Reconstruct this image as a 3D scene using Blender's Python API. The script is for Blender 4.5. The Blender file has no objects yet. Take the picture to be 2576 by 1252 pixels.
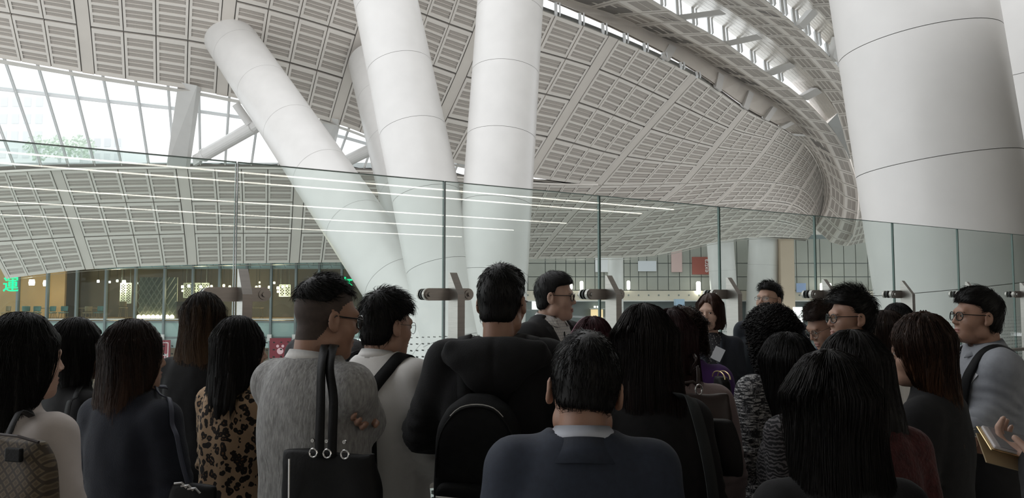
import bpy, bmesh, math, random
import numpy as np
from mathutils import Vector, Matrix
random.seed(7); RNG = np.random.default_rng(7)
SC = bpy.context.scene
COL = SC.collection
# ------------------------------------------------------------------ camera
FPX, CXP, CYP, CAMZ = 1900.0, 1288.0, 626.0, 1.70
TH = math.atan((740 - CYP) / FPX)
cam_d = bpy.data.cameras.new('camera'); cam = bpy.data.objects.new('camera', cam_d); COL.objects.link(cam)
cam_d.sensor_width = 36; cam_d.lens = 36 * FPX / 2576; cam_d.clip_end = 600
cam.location = (0, 0, CAMZ); cam.rotation_euler = (math.pi / 2 + TH, 0, 0)
SC.camera = cam
SC.view_settings.view_transform = 'Standard'; SC.view_settings.look = 'None'
SC.view_settings.gamma = 1; SC.view_settings.use_curve_mapping = False
SC.view_settings.exposure = 0.62
# ------------------------------------------------------------------ overcast daylight
W = bpy.data.worlds.new('overcast_sky'); SC.world = W; W.use_nodes = True
bg = W.node_tree.nodes['Background']; bg.inputs[0].default_value = (0.97, 0.98, 1.0, 1); bg.inputs[1].default_value = 1.15
SC.cycles.transparent_max_bounces = 24

def Pt(px, py, Y):
    c, s = math.cos(TH), math.sin(TH)
    a = (px - CXP) / FPX; b = (CYP - py) / FPX
    d = (a, c - s * b, s + c * b)
    k = Y / d[1]
    return Vector((d[0] * k, Y, CAMZ + d[2] * k))
def Xat(px, Y, py=740): return Pt(px, py, Y).x
def Zat(py, Y): return Pt(CXP, py, Y).z

# ------------------------------------------------------------------ materials
MATS = {}
def M(name, col, rough=.6, metal=0., var=0., vscale=8., bump=0., bscale=120., spec=.5, emit=None, estr=1., sheen=0., col2=None, stretch=None, alpha=None):
    if name in MATS: return MATS[name]
    m = bpy.data.materials.new(name); m.use_nodes = True; MATS[name] = m
    nt = m.node_tree; b = nt.nodes['Principled BSDF']
    b.inputs['Base Color'].default_value = (*col, 1); b.inputs['Roughness'].default_value = rough
    b.inputs['Metallic'].default_value = metal; b.inputs['Specular IOR Level'].default_value = spec
    if sheen: b.inputs['Sheen Weight'].default_value = sheen; b.inputs['Sheen Roughness'].default_value = .5
    if emit: b.inputs['Emission Color'].default_value = (*emit, 1); b.inputs['Emission Strength'].default_value = estr
    if var or bump:
        tc = nt.nodes.new('ShaderNodeTexCoord'); mp = nt.nodes.new('ShaderNodeMapping')
        nt.links.new(tc.outputs['Object'], mp.inputs[0])
        if stretch: mp.inputs['Scale'].default_value = stretch
    if var:
        n = nt.nodes.new('ShaderNodeTexNoise'); n.inputs['Scale'].default_value = vscale; n.inputs['Detail'].default_value = 4
        nt.links.new(mp.outputs[0], n.inputs['Vector'])
        r = nt.nodes.new('ShaderNodeMapRange'); r.inputs[1].default_value = .3; r.inputs[2].default_value = .7
        nt.links.new(n.outputs[0], r.inputs[0])
        mx = nt.nodes.new('ShaderNodeMix'); mx.data_type = 'RGBA'
        c2 = col2 if col2 else tuple(max(0, c * (1 - var)) for c in col)
        mx.inputs[6].default_value = (*col, 1); mx.inputs[7].default_value = (*c2, 1)
        nt.links.new(r.outputs[0], mx.inputs[0]); nt.links.new(mx.outputs[2], b.inputs['Base Color'])
    if bump:
        n2 = nt.nodes.new('ShaderNodeTexNoise'); n2.inputs['Scale'].default_value = bscale; n2.inputs['Detail'].default_value = 3
        nt.links.new(mp.outputs[0], n2.inputs['Vector'])
        bp = nt.nodes.new('ShaderNodeBump'); bp.inputs['Strength'].default_value = bump; bp.inputs['Distance'].default_value = .01
        nt.links.new(n2.outputs[0], bp.inputs['Height']); nt.links.new(bp.outputs[0], b.inputs['Normal'])
    return m

def glass_mat(name, tint, ior=1.5, dots=False, rough=0.0, refl=1.0):
    m = bpy.data.materials.new(name); m.use_nodes = True; MATS[name] = m
    nt = m.node_tree; nt.nodes.clear()
    N = nt.nodes.new; L = nt.links.new
    out = N('ShaderNodeOutputMaterial'); tr = N('ShaderNodeBsdfTransparent'); gl = N('ShaderNodeBsdfGlossy')
    fr = N('ShaderNodeFresnel'); geo = N('ShaderNodeNewGeometry'); mr = N('ShaderNodeMapRange')
    mr.inputs[3].default_value = ior; mr.inputs[4].default_value = 1 / ior   # thin sheet: same reflectance from both sides
    L(geo.outputs['Backfacing'], mr.inputs[0]); L(mr.outputs[0], fr.inputs[0])
    mul = N('ShaderNodeMath'); mul.operation = 'MULTIPLY'; mul.inputs[1].default_value = refl
    tr.inputs[0].default_value = (*tint, 1); gl.inputs['Roughness'].default_value = rough
    mx = N('ShaderNodeMixShader')
    L(fr.outputs[0], mul.inputs[0]); L(mul.outputs[0], mx.inputs[0]); L(tr.outputs[0], mx.inputs[1]); L(gl.outputs[0], mx.inputs[2])
    if dots:   # printed square frit dots that grow towards the floor (object space: x along pane, z up)
        tc = N('ShaderNodeTexCoord'); sp = N('ShaderNodeSeparateXYZ'); L(tc.outputs['Object'], sp.inputs[0])
        def math_(op, a, b=None, v=None):
            n = N('ShaderNodeMath'); n.operation = op
            if isinstance(a, (int, float)): n.inputs[0].default_value = a
            else: L(a, n.inputs[0])
            if b is not None:
                if isinstance(b, (int, float)): n.inputs[1].default_value = b
                else: L(b, n.inputs[1])
            return n.outputs[0]
        size = N('ShaderNodeMapRange'); L(sp.outputs[2], size.inputs[0])
        size.inputs[1].default_value = 1.40; size.inputs[2].default_value = .35; size.inputs[3].default_value = .08; size.inputs[4].default_value = .27
        pitch = .047
        row = math_('FLOOR', math_('DIVIDE', sp.outputs[2], pitch))
        fx = math_('ABSOLUTE', math_('SUBTRACT', math_('FRACT', math_('DIVIDE', sp.outputs[0], pitch)), .5))
        fz = math_('ABSOLUTE', math_('SUBTRACT', math_('FRACT', math_('DIVIDE', sp.outputs[2], pitch)), .5))
        mxx = math_('MAXIMUM', fx, fz)
        on = math_('LESS_THAN', mxx, size.outputs[0])
        on = math_('MULTIPLY', on, math_('LESS_THAN', sp.outputs[2], 1.39))
        df = N('ShaderNodeBsdfDiffuse'); df.inputs[0].default_value = (.27, .29, .29, 1)
        m2 = N('ShaderNodeMixShader'); L(on, m2.inputs[0]); L(mx.outputs[0], m2.inputs[1]); L(df.outputs[0], m2.inputs[2])
        L(m2.outputs[0], out.inputs[0])
    else:
        L(mx.outputs[0], out.inputs[0])
    return m

# ------------------------------------------------------------------ objects
def link(o, parent=None):
    COL.objects.link(o)
    if parent is not None: o.parent = parent
    return o
def tag(o, label=None, cat=None, group=None, kind=None):
    if label: o['label'] = label
    if cat: o['category'] = cat
    if group: o['group'] = group
    if kind: o['kind'] = kind
    return o
def empty(name, loc=(0, 0, 0), rz=0., label=None, cat=None, group=None, kind=None):
    o = bpy.data.objects.new(name, None); o.empty_display_size = .2; link(o)
    o.location = loc; o.rotation_euler = (0, 0, rz)
    return tag(o, label, cat, group, kind)
class MB:
    """collects shapes into one mesh"""
    def __init__(s): s.v = []; s.f = []; s.m = []
    def quad(s, a, b, c, d, mi=0):
        n = len(s.v); s.v += [a, b, c, d]; s.f.append((n, n + 1, n + 2, n + 3)); s.m.append(mi)
    def poly(s, pts, mi=0):
        n = len(s.v); s.v += list(pts); s.f.append(tuple(range(n, n + len(pts)))); s.m.append(mi)
    def hexa(s, p, mi=0):   # 8 points: bottom 4 ccw, top 4
        n = len(s.v); s.v += [Vector(q) for q in p]
        for f in ((3, 2, 1, 0), (4, 5, 6, 7), (0, 1, 5, 4), (1, 2, 6, 5), (2, 3, 7, 6), (3, 0, 4, 7)):
            s.f.append(tuple(n + i for i in f)); s.m.append(mi)
    def box(s, c, size, rz=0., mi=0, R=None):
        x, y, z = (q / 2 for q in size); c = Vector(c)
        R = R if R is not None else Matrix.Rotation(rz, 3, 'Z')
        s.hexa([c + R @ Vector(q) for q in ((-x, -y, -z), (x, -y, -z), (x, y, -z), (-x, y, -z), (-x, -y, z), (x, -y, z), (x, y, z), (-x, y, z))], mi)
    def bar(s, a, b, w, d, up=(0, 0, 1), mi=0):
        a = Vector(a); b = Vector(b); t = (b - a).normalized(); u = Vector(up)
        x = t.cross(u)
        if x.length < 1e-4: x = t.cross(Vector((0, 1, 0)))
        x.normalize(); y = x.cross(t).normalized()
        x *= w / 2; y *= d / 2
        s.hexa([a - x - y, a + x - y, a + x + y, a - x + y, b - x - y, b + x - y, b + x + y, b - x + y], mi)
    def tube(s, pts, r, n=8, mi=0, cap=True, closed=False):
        pts = [Vector(p) for p in pts]; k = len(pts)
        rs = r if isinstance(r, (list, tuple, np.ndarray)) else [r] * k
        base = len(s.v); ref = None
        for i, p in enumerate(pts):
            if closed: t = (pts[(i + 1) % k] - pts[i - 1])
            else: t = pts[min(i + 1, k - 1)] - pts[max(i - 1, 0)]
            t = t.normalized() if t.length > 1e-9 else Vector((0, 0, 1))
            if ref is None:
                ref = t.orthogonal().normalized()
            else:
                ref = ref - t * ref.dot(t)
                ref = ref.normalized() if ref.length > 1e-6 else t.orthogonal().normalized()
            b2 = t.cross(ref)
            for j in range(n):
                a = 2 * math.pi * j / n
                s.v.append(p + (ref * math.cos(a) + b2 * math.sin(a)) * rs[i])
        for i in range(k if closed else k - 1):
            i2 = (i + 1) % k
            for j in range(n):
                j2 = (j + 1) % n
                s.f.append((base + i * n + j, base + i * n + j2, base + i2 * n + j2, base + i2 * n + j)); s.m.append(mi)
        if cap and not closed:
            s.f.append(tuple(base + j for j in range(n))[::-1]); s.m.append(mi)
            s.f.append(tuple(base + (k - 1) * n + j for j in range(n))); s.m.append(mi)
    def cyl(s, a, b, r, n=16, r2=None, mi=0): s.tube([a, b], [r, r if r2 is None else r2], n, mi)
    def lathe(s, prof, c=(0, 0, 0), n=20, mi=0, axis='Z'):
        base = len(s.v); c = Vector(c)
        for (r, h) in prof:
            for j in range(n):
                a = 2 * math.pi * j / n
                q = Vector((r * math.cos(a), r * math.sin(a), h))
                if axis == 'Y': q = Vector((q.x, q.z, q.y))
                s.v.append(c + q)
        for i in range(len(prof) - 1):
            for j in range(n):
                j2 = (j + 1) % n
                s.f.append((base + i * n + j, base + i * n + j2, base + (i + 1) * n + j2, base + (i + 1) * n + j)); s.m.append(mi)
    def grid(s, rows, mi=0):   # rows: list of lists of points
        base = len(s.v); nc = len(rows[0])
        for r in rows: s.v += list(r)
        for i in range(len(rows) - 1):
            for j in range(nc - 1):
                s.f.append((base + i * nc + j, base + i * nc + j + 1, base + (i + 1) * nc + j + 1, base + (i + 1) * nc + j)); s.m.append(mi)
    def build(s, name, mats, parent=None, smooth=False, bevel=0., auto=None):
        me = bpy.data.meshes.new(name)
        me.from_pydata([tuple(p) for p in s.v], [], s.f)
        for m in (mats if isinstance(mats, (list, tuple)) else [mats]): me.materials.append(m)
        if any(s.m): me.polygons.foreach_set('material_index', s.m)
        if smooth: me.polygons.foreach_set('use_smooth', [True] * len(s.f))
        me.update()
        o = bpy.data.objects.new(name, me); link(o, parent)
        if bevel:
            b = o.modifiers.new('bevel', 'BEVEL'); b.width = bevel; b.segments = 2; b.limit_method = 'ANGLE'
        return o
def np_mesh(name, V, Fq, mats, parent=None, midx=None, smooth=True):
    me = bpy.data.meshes.new(name)
    V = np.asarray(V, dtype=np.float32); Fq = np.asarray(Fq, dtype=np.int32)
    k = Fq.shape[1]
    me.vertices.add(len(V)); me.vertices.foreach_set('co', V.ravel())
    me.loops.add(Fq.size); me.loops.foreach_set('vertex_index', Fq.ravel())
    me.polygons.add(len(Fq)); me.polygons.foreach_set('loop_start', np.arange(0, Fq.size, k, dtype=np.int32))
    for m in (mats if isinstance(mats, (list, tuple)) else [mats]): me.materials.append(m)
    if midx is not None: me.polygons.foreach_set('material_index', np.asarray(midx, dtype=np.int32))
    me.polygons.foreach_set('use_smooth', np.full(len(Fq), smooth))
    me.update(calc_edges=True); me.validate()
    o = bpy.data.objects.new(name, me); link(o, parent)
    return o
def crv(pts, t):
    """Catmull-Rom through pts (list of vectors) at parameter t in [0,len-1]"""
    n = len(pts); i = min(max(int(math.floor(t)), 0), n - 2); f = t - i
    p1, p2 = pts[i], pts[i + 1]
    p0 = pts[i - 1] if i > 0 else p1 * 2 - p2
    p3 = pts[i + 2] if i + 2 < n else p2 * 2 - p1
    return 0.5 * ((2 * p1) + (p2 - p0) * f + (2 * p0 - 5 * p1 + 4 * p2 - p3) * f * f + (3 * p1 - p0 - 3 * p2 + p3) * f ** 3)
# ================================================================== setting
m_white = M('white_coated_metal', (.66, .65, .63), .34, var=.06, vscale=1.5)
m_frame = M('panel_frame_paint', (.73, .69, .635), .33, var=.06, vscale=.6)
m_perf = M('perforated_strip', (.465, .425, .385), .36, var=.2, vscale=55, bump=.1, bscale=70)
m_rib = M('rib_paint', (.68, .635, .58), .4, var=.06, vscale=1.)
m_back = M('void_backing', (.24, .225, .21), .9)
m_steel = M('brushed_steel', (.46, .43, .405), .33, metal=1., var=.12, vscale=6, stretch=(1, 1, 14))
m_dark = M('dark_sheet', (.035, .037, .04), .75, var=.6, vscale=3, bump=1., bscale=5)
m_slat = M('soffit_slats', (.82, .77, .70), .25, metal=.3, var=.18, vscale=9, stretch=(.3, .3, 6))
m_mull = M('grey_mullion', (.74, .75, .75), .4)
m_dmull = M('dark_mullion', (.16, .19, .19), .45)
m_black = M('black_rubber', (.02, .02, .02), .5)
m_glass = glass_mat('balustrade_glass', (.905, .945, .93), dots=True)
m_wglass = glass_mat('window_glass', (.95, .97, .97), refl=.8)
m_fglass = glass_mat('shopfront_glass', (.80, .86, .84), refl=.3)
m_edge = M('glass_edge_green', (.13, .20, .18), .12)
m_terr = M('terrazzo', (.42, .42, .395), .35, var=.35, vscale=60, bump=.05, bscale=40)
m_conc = M('concourse_stone', (.50, .52, .51), .4, var=.1, vscale=2)
m_wallb = M('interior_wall', (.42, .40, .37), .8, var=.1, vscale=.4)

V3 = Vector
def struct(o, label=None):
    o['kind'] = 'structure'
    if label: o['label'] = label
    return o
def struct_root(name, label=None):
    o = empty(name); return struct(o, label)

# ---- curved shell: stations (one per rib line)
ST_U = {-1: [(-330, -420, 24.5), (-215, -130, 28), (-118, 128, 32)],
        0: [(150, -330, 26.5), (195, -60, 30.3), (222, 187, 34)],
        1: [(610, -225, 29.5), (578, 0, 33), (558, 242, 36.8)],
        2: [(975, -110, 33.5), (908, 94, 37), (842, 312, 40.3)],
        3: [(1240, -20, 37.5), (1160, 190, 40.7), (1062, 393, 43.8)],
        4: [(1545, 95, 41.5), (1445, 255, 44), (1328, 446, 46.5)],
        5: [(1748, 190, 45.5), (1630, 322, 48), (1505, 466, 50.3)],
        6: [(1877, 277, 50), (1800, 370, 52), (1720, 462, 53.8)],
        7: [(1965, 322, 54), (1920, 385, 55.5), (1860, 455, 56.8)],
        8: [(2022, 362, 57.5), (1990, 410, 58.5), (1950, 460, 59.2)],
        9: [(2055, 410, 60), (2040, 440, 60.6), (2018, 475, 61)],
        10: [(2070, 460, 61.5), (2064, 485, 62), (2052, 510, 62.2)],
        11: [(2074, 520, 62.5), (2072, 535, 62.7), (2066, 550, 62.7)]}
ST_L = {-1: [(-105, 440, 39), (-55, 565, 41.4), (15, 702, 43.4)],
        0: [(140, 428, 40), (185, 555, 42.3), (226, 678, 44)],
        1: [(457, 424, 41.3), (473, 548, 43.3), (484, 667, 45)],
        2: [(755, 427, 42.8), (748, 548, 44.6), (740, 662, 46)],
        3: [(1050, 440, 44.8), (1020, 550, 46.2), (990, 660, 47.6)],
        4: [(1330, 462, 47), (1290, 560, 49), (1245, 657, 50.5)],
        5: [(1505, 466, 50.3), (1420, 560, 52), (1345, 652, 53.5)],
        6: [(1720, 462, 53.8), (1600, 560, 55), (1480, 650, 56)],
        7: [(1860, 455, 56.8), (1770, 540, 57.5), (1640, 645, 58)],
        8: [(1950, 460, 59.2), (1890, 530, 59.5), (1790, 612, 59.5)],
        9: [(2018, 475, 61), (1975, 535, 61), (1900, 598, 60.5)],
        10: [(2052, 510, 62.2), (2025, 555, 62), (1985, 598, 61.5)],
        11: [(2066, 550, 62.7), (2055, 575, 62.5), (2035, 600, 62)]}
KEYS = sorted(ST_U)
U3 = [[Pt(*ST_U[k][j]) for k in KEYS] for j in range(3)]
L3 = [[Pt(*ST_L[k][j]) for k in KEYS] for j in range(3)]
def quad3(a, b, c, v): return a * ((1 - v) * (1 - 2 * v)) + b * (4 * v * (1 - v)) + c * (v * (2 * v - 1))
def shell(T, s, v):
    t = s + 1
    return quad3(crv(T[0], t), crv(T[1], t), crv(T[2], t), v)
CAMP = V3((0, 0, CAMZ))
def nrm_of(c):
    n = (c[2] - c[0]).cross(c[3] - c[1]); n.normalize()
    m = (c[0] + c[1] + c[2] + c[3]) / 4
    if n.dot(CAMP - m) < 0: n = -n
    return n
def panel_mb(c, nrow, double=True, mu=.085, mv=.06, thick=.07, rec=.035):
    """framed panel with recessed perforated strips; strips run from side c0-c3 to side c1-c2"""
    n = nrm_of(c)
    def f(u, v, d=0.):
        return (c[0] * (1 - u) + c[1] * u) * (1 - v) + (c[3] * (1 - u) + c[2] * u) * v + n * d
    b = MB()
    vs = [0.]; strips = []
    cell = (1 - 2 * mv) / nrow
    for i in range(nrow):
        a0 = mv + cell * i + cell * .12; a1 = mv + cell * (i + 1) - cell * .12
        if double:
            mid = (a0 + a1) / 2; g = cell * .016
            strips += [(a0, mid - g), (mid + g, a1)]
        else: strips.append((a0, a1))
    last = 0.
    for (a0, a1) in strips:
        b.quad(f(mu, last), f(1 - mu, last), f(1 - mu, a0), f(mu, a0), 0)
        b.quad(f(mu, a0, -rec), f(1 - mu, a0, -rec), f(1 - mu, a1, -rec), f(mu, a1, -rec), 1)
        b.quad(f(mu, a0), f(1 - mu, a0), f(1 - mu, a0, -rec), f(mu, a0, -rec), 0)
        b.quad(f(mu, a1, -rec), f(1 - mu, a1, -rec), f(1 - mu, a1), f(mu, a1), 0)
        last = a1
    b.quad(f(mu, last), f(1 - mu, last), f(1 - mu, 1), f(mu, 1), 0)
    b.quad(f(0, 0), f(mu, 0), f(mu, 1), f(0, 1), 0); b.quad(f(1 - mu, 0), f(1, 0), f(1, 1), f(1 - mu, 1), 0)
    for (p, q) in (((0, 0), (1, 0)), ((1, 0), (1, 1)), ((1, 1), (0, 1)), ((0, 1), (0, 0))):
        b.quad(f(*p), f(*q), f(*q, -thick), f(*p, -thick), 0)
    return b
ceil_root = struct_root('ceiling', 'pale curved ceiling shell of slotted panels above the long window')
wall_root = struct_root('wall_back', 'curved band of slotted pale panels above the restaurant windows')
def band(T, s0, s1, v0, v1, off, ns, nv, mb, mi=0):
    rows = []
    for j in range(nv + 1):
        v = v0 + (v1 - v0) * j / nv; r = []
        for i in range(ns + 1):
            s = s0 + (s1 - s0) * i / ns
            p = shell(T, s, v); e = .02
            du = shell(T, s + e, v) - shell(T, s - e, v); dv = shell(T, s, min(v + e, 1)) - shell(T, s, max(v - e, 0))
            n = du.cross(dv); n.normalize()
            if n.dot(CAMP - p) < 0: n = -n
            r.append(p + n * off)
        rows.append(r)
    mb.grid(rows, mi)
for T, root, nr, nst in ((U3, ceil_root, 4, 4), (L3, wall_root, 3, 4)):
    mb = MB(); band(T, -1, 11, 0, 1, -.12, 96, 8, mb)
    band(T, -1, 11, 0, 1, -.5, 96, 8, mb)
    mb.build('backing', m_back, root, smooth=True)
    for bay in range(-1, 11):
        rw = .048
        for k in range(4):
            w = (1 - 2 * rw) / 4; g = .0075
            u0 = bay + rw + w * k + g / 2; u1 = u0 + w - g
            for r in range(nr):
                gv = .006
                v0 = r / nr + gv; v1 = (r + 1) / nr - gv
                c = [shell(T, u0, v0), shell(T, u1, v0), shell(T, u1, v1), shell(T, u0, v1)]
                panel_mb(c, nst, thick=.11).build('panel', [m_frame, m_perf], root)
        mb = MB(); band(T, bay - rw + (.004 if bay > -1 else rw), bay + rw - .004, .002, .998, -.03, 3, 12, mb)
        mb.build('rib_band', m_rib, root, smooth=True)
# edge lips along the window
def edge_strip(T, v, s0, s1, n, up0, up1, off0, off1, name, m, root):
    mb = MB(); rows = [[], []]
    for i in range(n + 1):
        p = shell(T, s0 + (s1 - s0) * i / n, v)
        d = V3((p.x, p.y, 0)).normalized()
        rows[0].append(p + V3((0, 0, up0)) - d * off0); rows[1].append(p + V3((0, 0, up1)) - d * off1)
    mb.grid(rows); return mb.build(name, m, root)
edge_strip(L3, 0, -1, 5, 48, -.02, .10, .12, .12, 'edge_lip', m_frame, wall_root)
edge_strip(L3, 0, -1, 5, 48, .10, .10, .12, -.6, 'edge_lip', m_frame, wall_root)
edge_strip(U3, 1, -1, 5, 48, -.04, -.04, .1, -.6, 'edge_lip', m_frame, ceil_root)
edge_strip(L3, 1, -1, 11, 72, -.06, -.06, .1, -.9, 'edge_lip', m_frame, wall_root)
mb = MB(); rows = [[], [], []]
for i in range(121):
    p = shell(L3, -1 + 5.6 * i / 120, 0); d = V3((p.x, p.y, 0)).normalized(); j = random.uniform(-.05, .05)
    rows[0].append(p + V3((0, 0, .08)) + d * .55); rows[1].append(p + V3((0, 0, .36 + j)) + d * .6); rows[2].append(p + V3((0, 0, .40 + j)) + d * 1.2)
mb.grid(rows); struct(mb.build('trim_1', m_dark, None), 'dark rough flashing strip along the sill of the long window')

# ---- long window between the two shells
win = struct_root('window_1', 'long bright window band with leaning white mullions')
def s_for_x(T, v, px, lo=-1., hi=11.):
    for _ in range(40):
        mid = (lo + hi) / 2; p = shell(T, mid, v)
        x = CXP + FPX * p.x / (p.y * math.cos(TH) + (p.z - CAMZ) * math.sin(TH))
        if x < px: lo = mid
        else: hi = mid
    return (lo + hi) / 2
mul = [(-75, 37), (8, 104), (92, 172), (175, 238), (257, 305), (340, 374), (422, 438), (500, 504), (577, 566), (655, 632), (733, 700), (812, 770), (880, 842), (945, 915), (1015, 990), (1085, 1065), (1155, 1140), (1230, 1225)]
WT = []; WB = []
for (xt, xb) in mul:
    a = shell(U3, s_for_x(U3, 1, xt), 1); b = shell(L3, s_for_x(L3, 0, xb), 0)
    da = V3((a.x, a.y, 0)).normalized(); db = V3((b.x, b.y, 0)).normalized()
    WT.append(a + da * .55 + V3((0, 0, .3))); WB.append(b + db * .75 + V3((0, 0, .3)))
for i in range(len(mul)):
    mb = MB(); out = V3((WT[i].x, WT[i].y, 0)).normalized()
    mb.bar(WB[i] - out * .03, WT[i] - out * .03, .13, .10, up=out); mb.bar(WB[i] - out * .17, WT[i] - out * .17, .05, .2, up=out)
    mb.build('mullion', m_mull, win)
    if i + 1 < len(mul):
        t = .27
        a, b = WT[i].lerp(WB[i], t), WT[i + 1].lerp(WB[i + 1], t)
        mb = MB(); mb.bar(a, b, .10, .16); mb.build('transom', m_mull, win)
        for (p, q, r, s) in ((WT[i], WT[i + 1], b, a), (a, b, WB[i + 1], WB[i])):
            o_ = V3((p.x, p.y, 0)).normalized() * .02
            mb = MB(); mb.hexa([p, q, r, s, p + o_, q + o_, r + o_, s + o_]); mb.build('pane', m_wglass, win)

# struts and posts in the window
def px_tube(name, a, b, r, m, label, cat, group=None, n=20, flange=True):
    A, B = Pt(*a), Pt(*b); root = empty(name, (A + B) / 2, label=label, cat=cat, group=group)
    mb = MB(); o = (A + B) / 2; mb.cyl(A - o, B - o, r, n); mb.build('tube', m, root, smooth=False)
    if flange:
        t = (B - A).normalized()
        for q, sg in ((A, 1), (B, -1)):
            mb = MB(); mb.cyl(q - o + t * sg * .02, q - o + t * sg * .30, r * 1.06, n, r2=r * 1.06)
            mb.cyl(q - o - t * sg * .55, q - o + t * sg * .05, r * .5, 12, r2=r * .98)
            mb.bar(q - o - t * sg * .9, q - o - t * sg * .3, r * .5, r * 1.7); mb.build('clevis', m_white, root)
    return root
px_tube('window_strut', (512, 391, 39.9), (640, 318, 37.3), .33, m_white, 'white tubular strut rising from the sill to the leaning column', 'strut')
px_tube('window_strut', (593, 262, 36.9), (628, 312, 37.2), .2, m_white, 'short white strut dropping from the ceiling edge beside the leaning column', 'strut', flange=False)
px_tube('window_strut', (858, 412, 42.3), (948, 368, 41.5), .33, m_white, 'white tubular strut between the leaning column and the half hidden column', 'strut')
def px_post(name, pts, Yt, Yb, label, th=.5):
    (a, b, c, d) = pts    # top-left, top-right, bottom-right, bottom-left px
    A, B = Pt(*a, Yt), Pt(*b, Yt); C_, D = Pt(*c, Yb), Pt(*d, Yb)
    o = (C_ + D) / 2; n = V3((0, th, 0))
    mb = MB(); mb.hexa([D - o, C_ - o, C_ - o + n, D - o + n, A - o, B - o, B - o + n, A - o + n])
    ob = mb.build(name, m_white, None, bevel=.02); ob.location = o
    return tag(ob, label, 'post')
px_post('flat_post', ((448, 205), (496, 215), (468, 420), (418, 420)), 35.6, 41.0, 'flat white slanted post standing on the sill of the long window')
px_post('flat_post', ((805, 290), (852, 300), (825, 425), (782, 425)), 40, 42.8, 'flat white post half hidden behind the leaning column')

# ---- ribbon beams of the skylight (two rows of panels each)
def curve_px(pts, Y0, Y1):
    P = [V3((x, y, 0)) for x, y in pts]
    L = [0.]
    for a, b in zip(P, P[1:]): L.append(L[-1] + (b - a).length)
    return [Pt(x, y, Y0 + (Y1 - Y0) * (l / L[-1]) ** 1.0) for (x, y), l in zip(pts, L)]
def resample(pts, n, warp=1.):
    D = [crv(pts, (len(pts) - 1) * i / 400) for i in range(401)]
    L = [0.]
    for a, b in zip(D, D[1:]): L.append(L[-1] + (b - a).length)
    out = []; j = 0
    for k in range(n + 1):
        t = L[-1] * (1 - (1 - k / n) ** warp)
        while j < 399 and L[j + 1] < t: j += 1
        f = (t - L[j]) / max(L[j + 1] - L[j], 1e-6); out.append(D[j].lerp(D[j + 1], min(f, 1)))
    return out
Tedge = [Pt(*ST_U[k][0]) for k in KEYS]
A_low = curve_px([(1230, -85), (1425, 0), (1540, 38), (1645, 88), (1699, 111), (1784, 162), (1892, 223), (1971, 280), (2035, 349), (2066, 395), (2085, 449), (2090, 490), (2078, 537), (2050, 575)], 36, 62.5)
A_mid = curve_px([(1300, -120), (1480, -35), (1569, 11), (1623, 41), (1676, 63), (1719, 92), (1813, 144), (1917, 216), (1982, 259), (2035, 305), (2072, 345), (2100, 400), (2122, 460), (2126, 510), (2115, 570), (2090, 610)], 34.5, 62)
A_top = curve_px([(1400, -140), (1540, -55), (1641, 0), (1699, 36), (1741, 61), (1831, 111), (1902, 165), (1974, 212), (2017, 244), (2082, 310), (2114, 355), (2137, 400), (2156, 465), (2158, 530), (2145, 590), (2125, 620)], 35.5, 62)
B_low = curve_px([(1600, -110), (1720, -42), (1795, 0), (1906, 75), (1971, 126), (2021, 176), (2068, 226), (2107, 284), (2126, 350), (2140, 400), (2158, 465), (2160, 530), (2147, 590), (2127, 620)], 33.5, 61.5)
B_mid = curve_px([(1680, -120), (1780, -48), (1849, 0), (1935, 54), (2000, 108), (2053, 162), (2093, 208), (2140, 270), (2158, 340), (2168, 400), (2186, 472), (2188, 545), (2175, 610)], 32, 61)
B_top = curve_px([(1780, -120), (1860, -50), (1924, 0), (1989, 54), (2046, 104), (2104, 162), (2132, 208), (2160, 270), (2185, 340), (2203, 400), (2215, 472), (2218, 545), (2205, 610)], 33, 61)
C_low = curve_px([(1900, -130), (1970, -60), (2032, 0), (2082, 54), (2125, 105), (2170, 165), (2205, 230), (2230, 300), (2245, 400)], 31, 58)
C_mid = curve_px([(1960, -130), (2030, -60), (2088, 0), (2140, 60), (2185, 125), (2225, 200), (2255, 300), (2270, 400)], 29.5, 57)
C_top = curve_px([(2040, -130), (2110, -60), (2170, 0), (2220, 60), (2265, 130), (2300, 220), (2320, 320), (2325, 400)], 30, 57)
def ribbon(name, lows, mids, tops, n, label):
    root = struct_root(name, label)
    a, b, c = resample(lows, n, 1.35), resample(mids, n, 1.35), resample(tops, n, 1.35)
    bk = MB()
    for i in range(n):
        for (p, q, rows_, mu) in ((a, b, 3, .10), (b, c, 1, .10)):
            g = .02
            p0, p1 = p[i].lerp(p[i + 1], g), p[i].lerp(p[i + 1], 1 - g); q0, q1 = q[i].lerp(q[i + 1], g), q[i].lerp(q[i + 1], 1 - g)
            # strips run along the ribbon: three on the under row, a split one on the face row
            c4 = [p0, p1, q1, q0]
            panel_mb(c4, rows_ if rows_ > 1 else 1, double=rows_ == 1, mu=.12, mv=.08 if rows_ > 1 else .1, thick=.08, rec=.014).build('panel', [m_frame, m_perf], root)
    for p, q in ((a, b), (b, c)):
        rows = [[x + (x - CAMP).normalized() * .07 for x in p], [x + (x - CAMP).normalized() * .07 for x in q]]
        bk.grid(rows)
    bk.build('backing', m_back, root)
    return a, b, c
rA = ribbon('trim_2', A_low, A_mid, A_top, 26, 'lowest curved roof ribbon of two panel rows, next to the panelled ceiling')
rB = ribbon('trim_3', B_low, B_mid, B_top, 28, 'middle curved roof ribbon of two panel rows')
rC = ribbon('trim_4', C_low, C_mid, C_top, 17, 'uppermost curved roof ribbon, cut by the frame and the big column')

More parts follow.
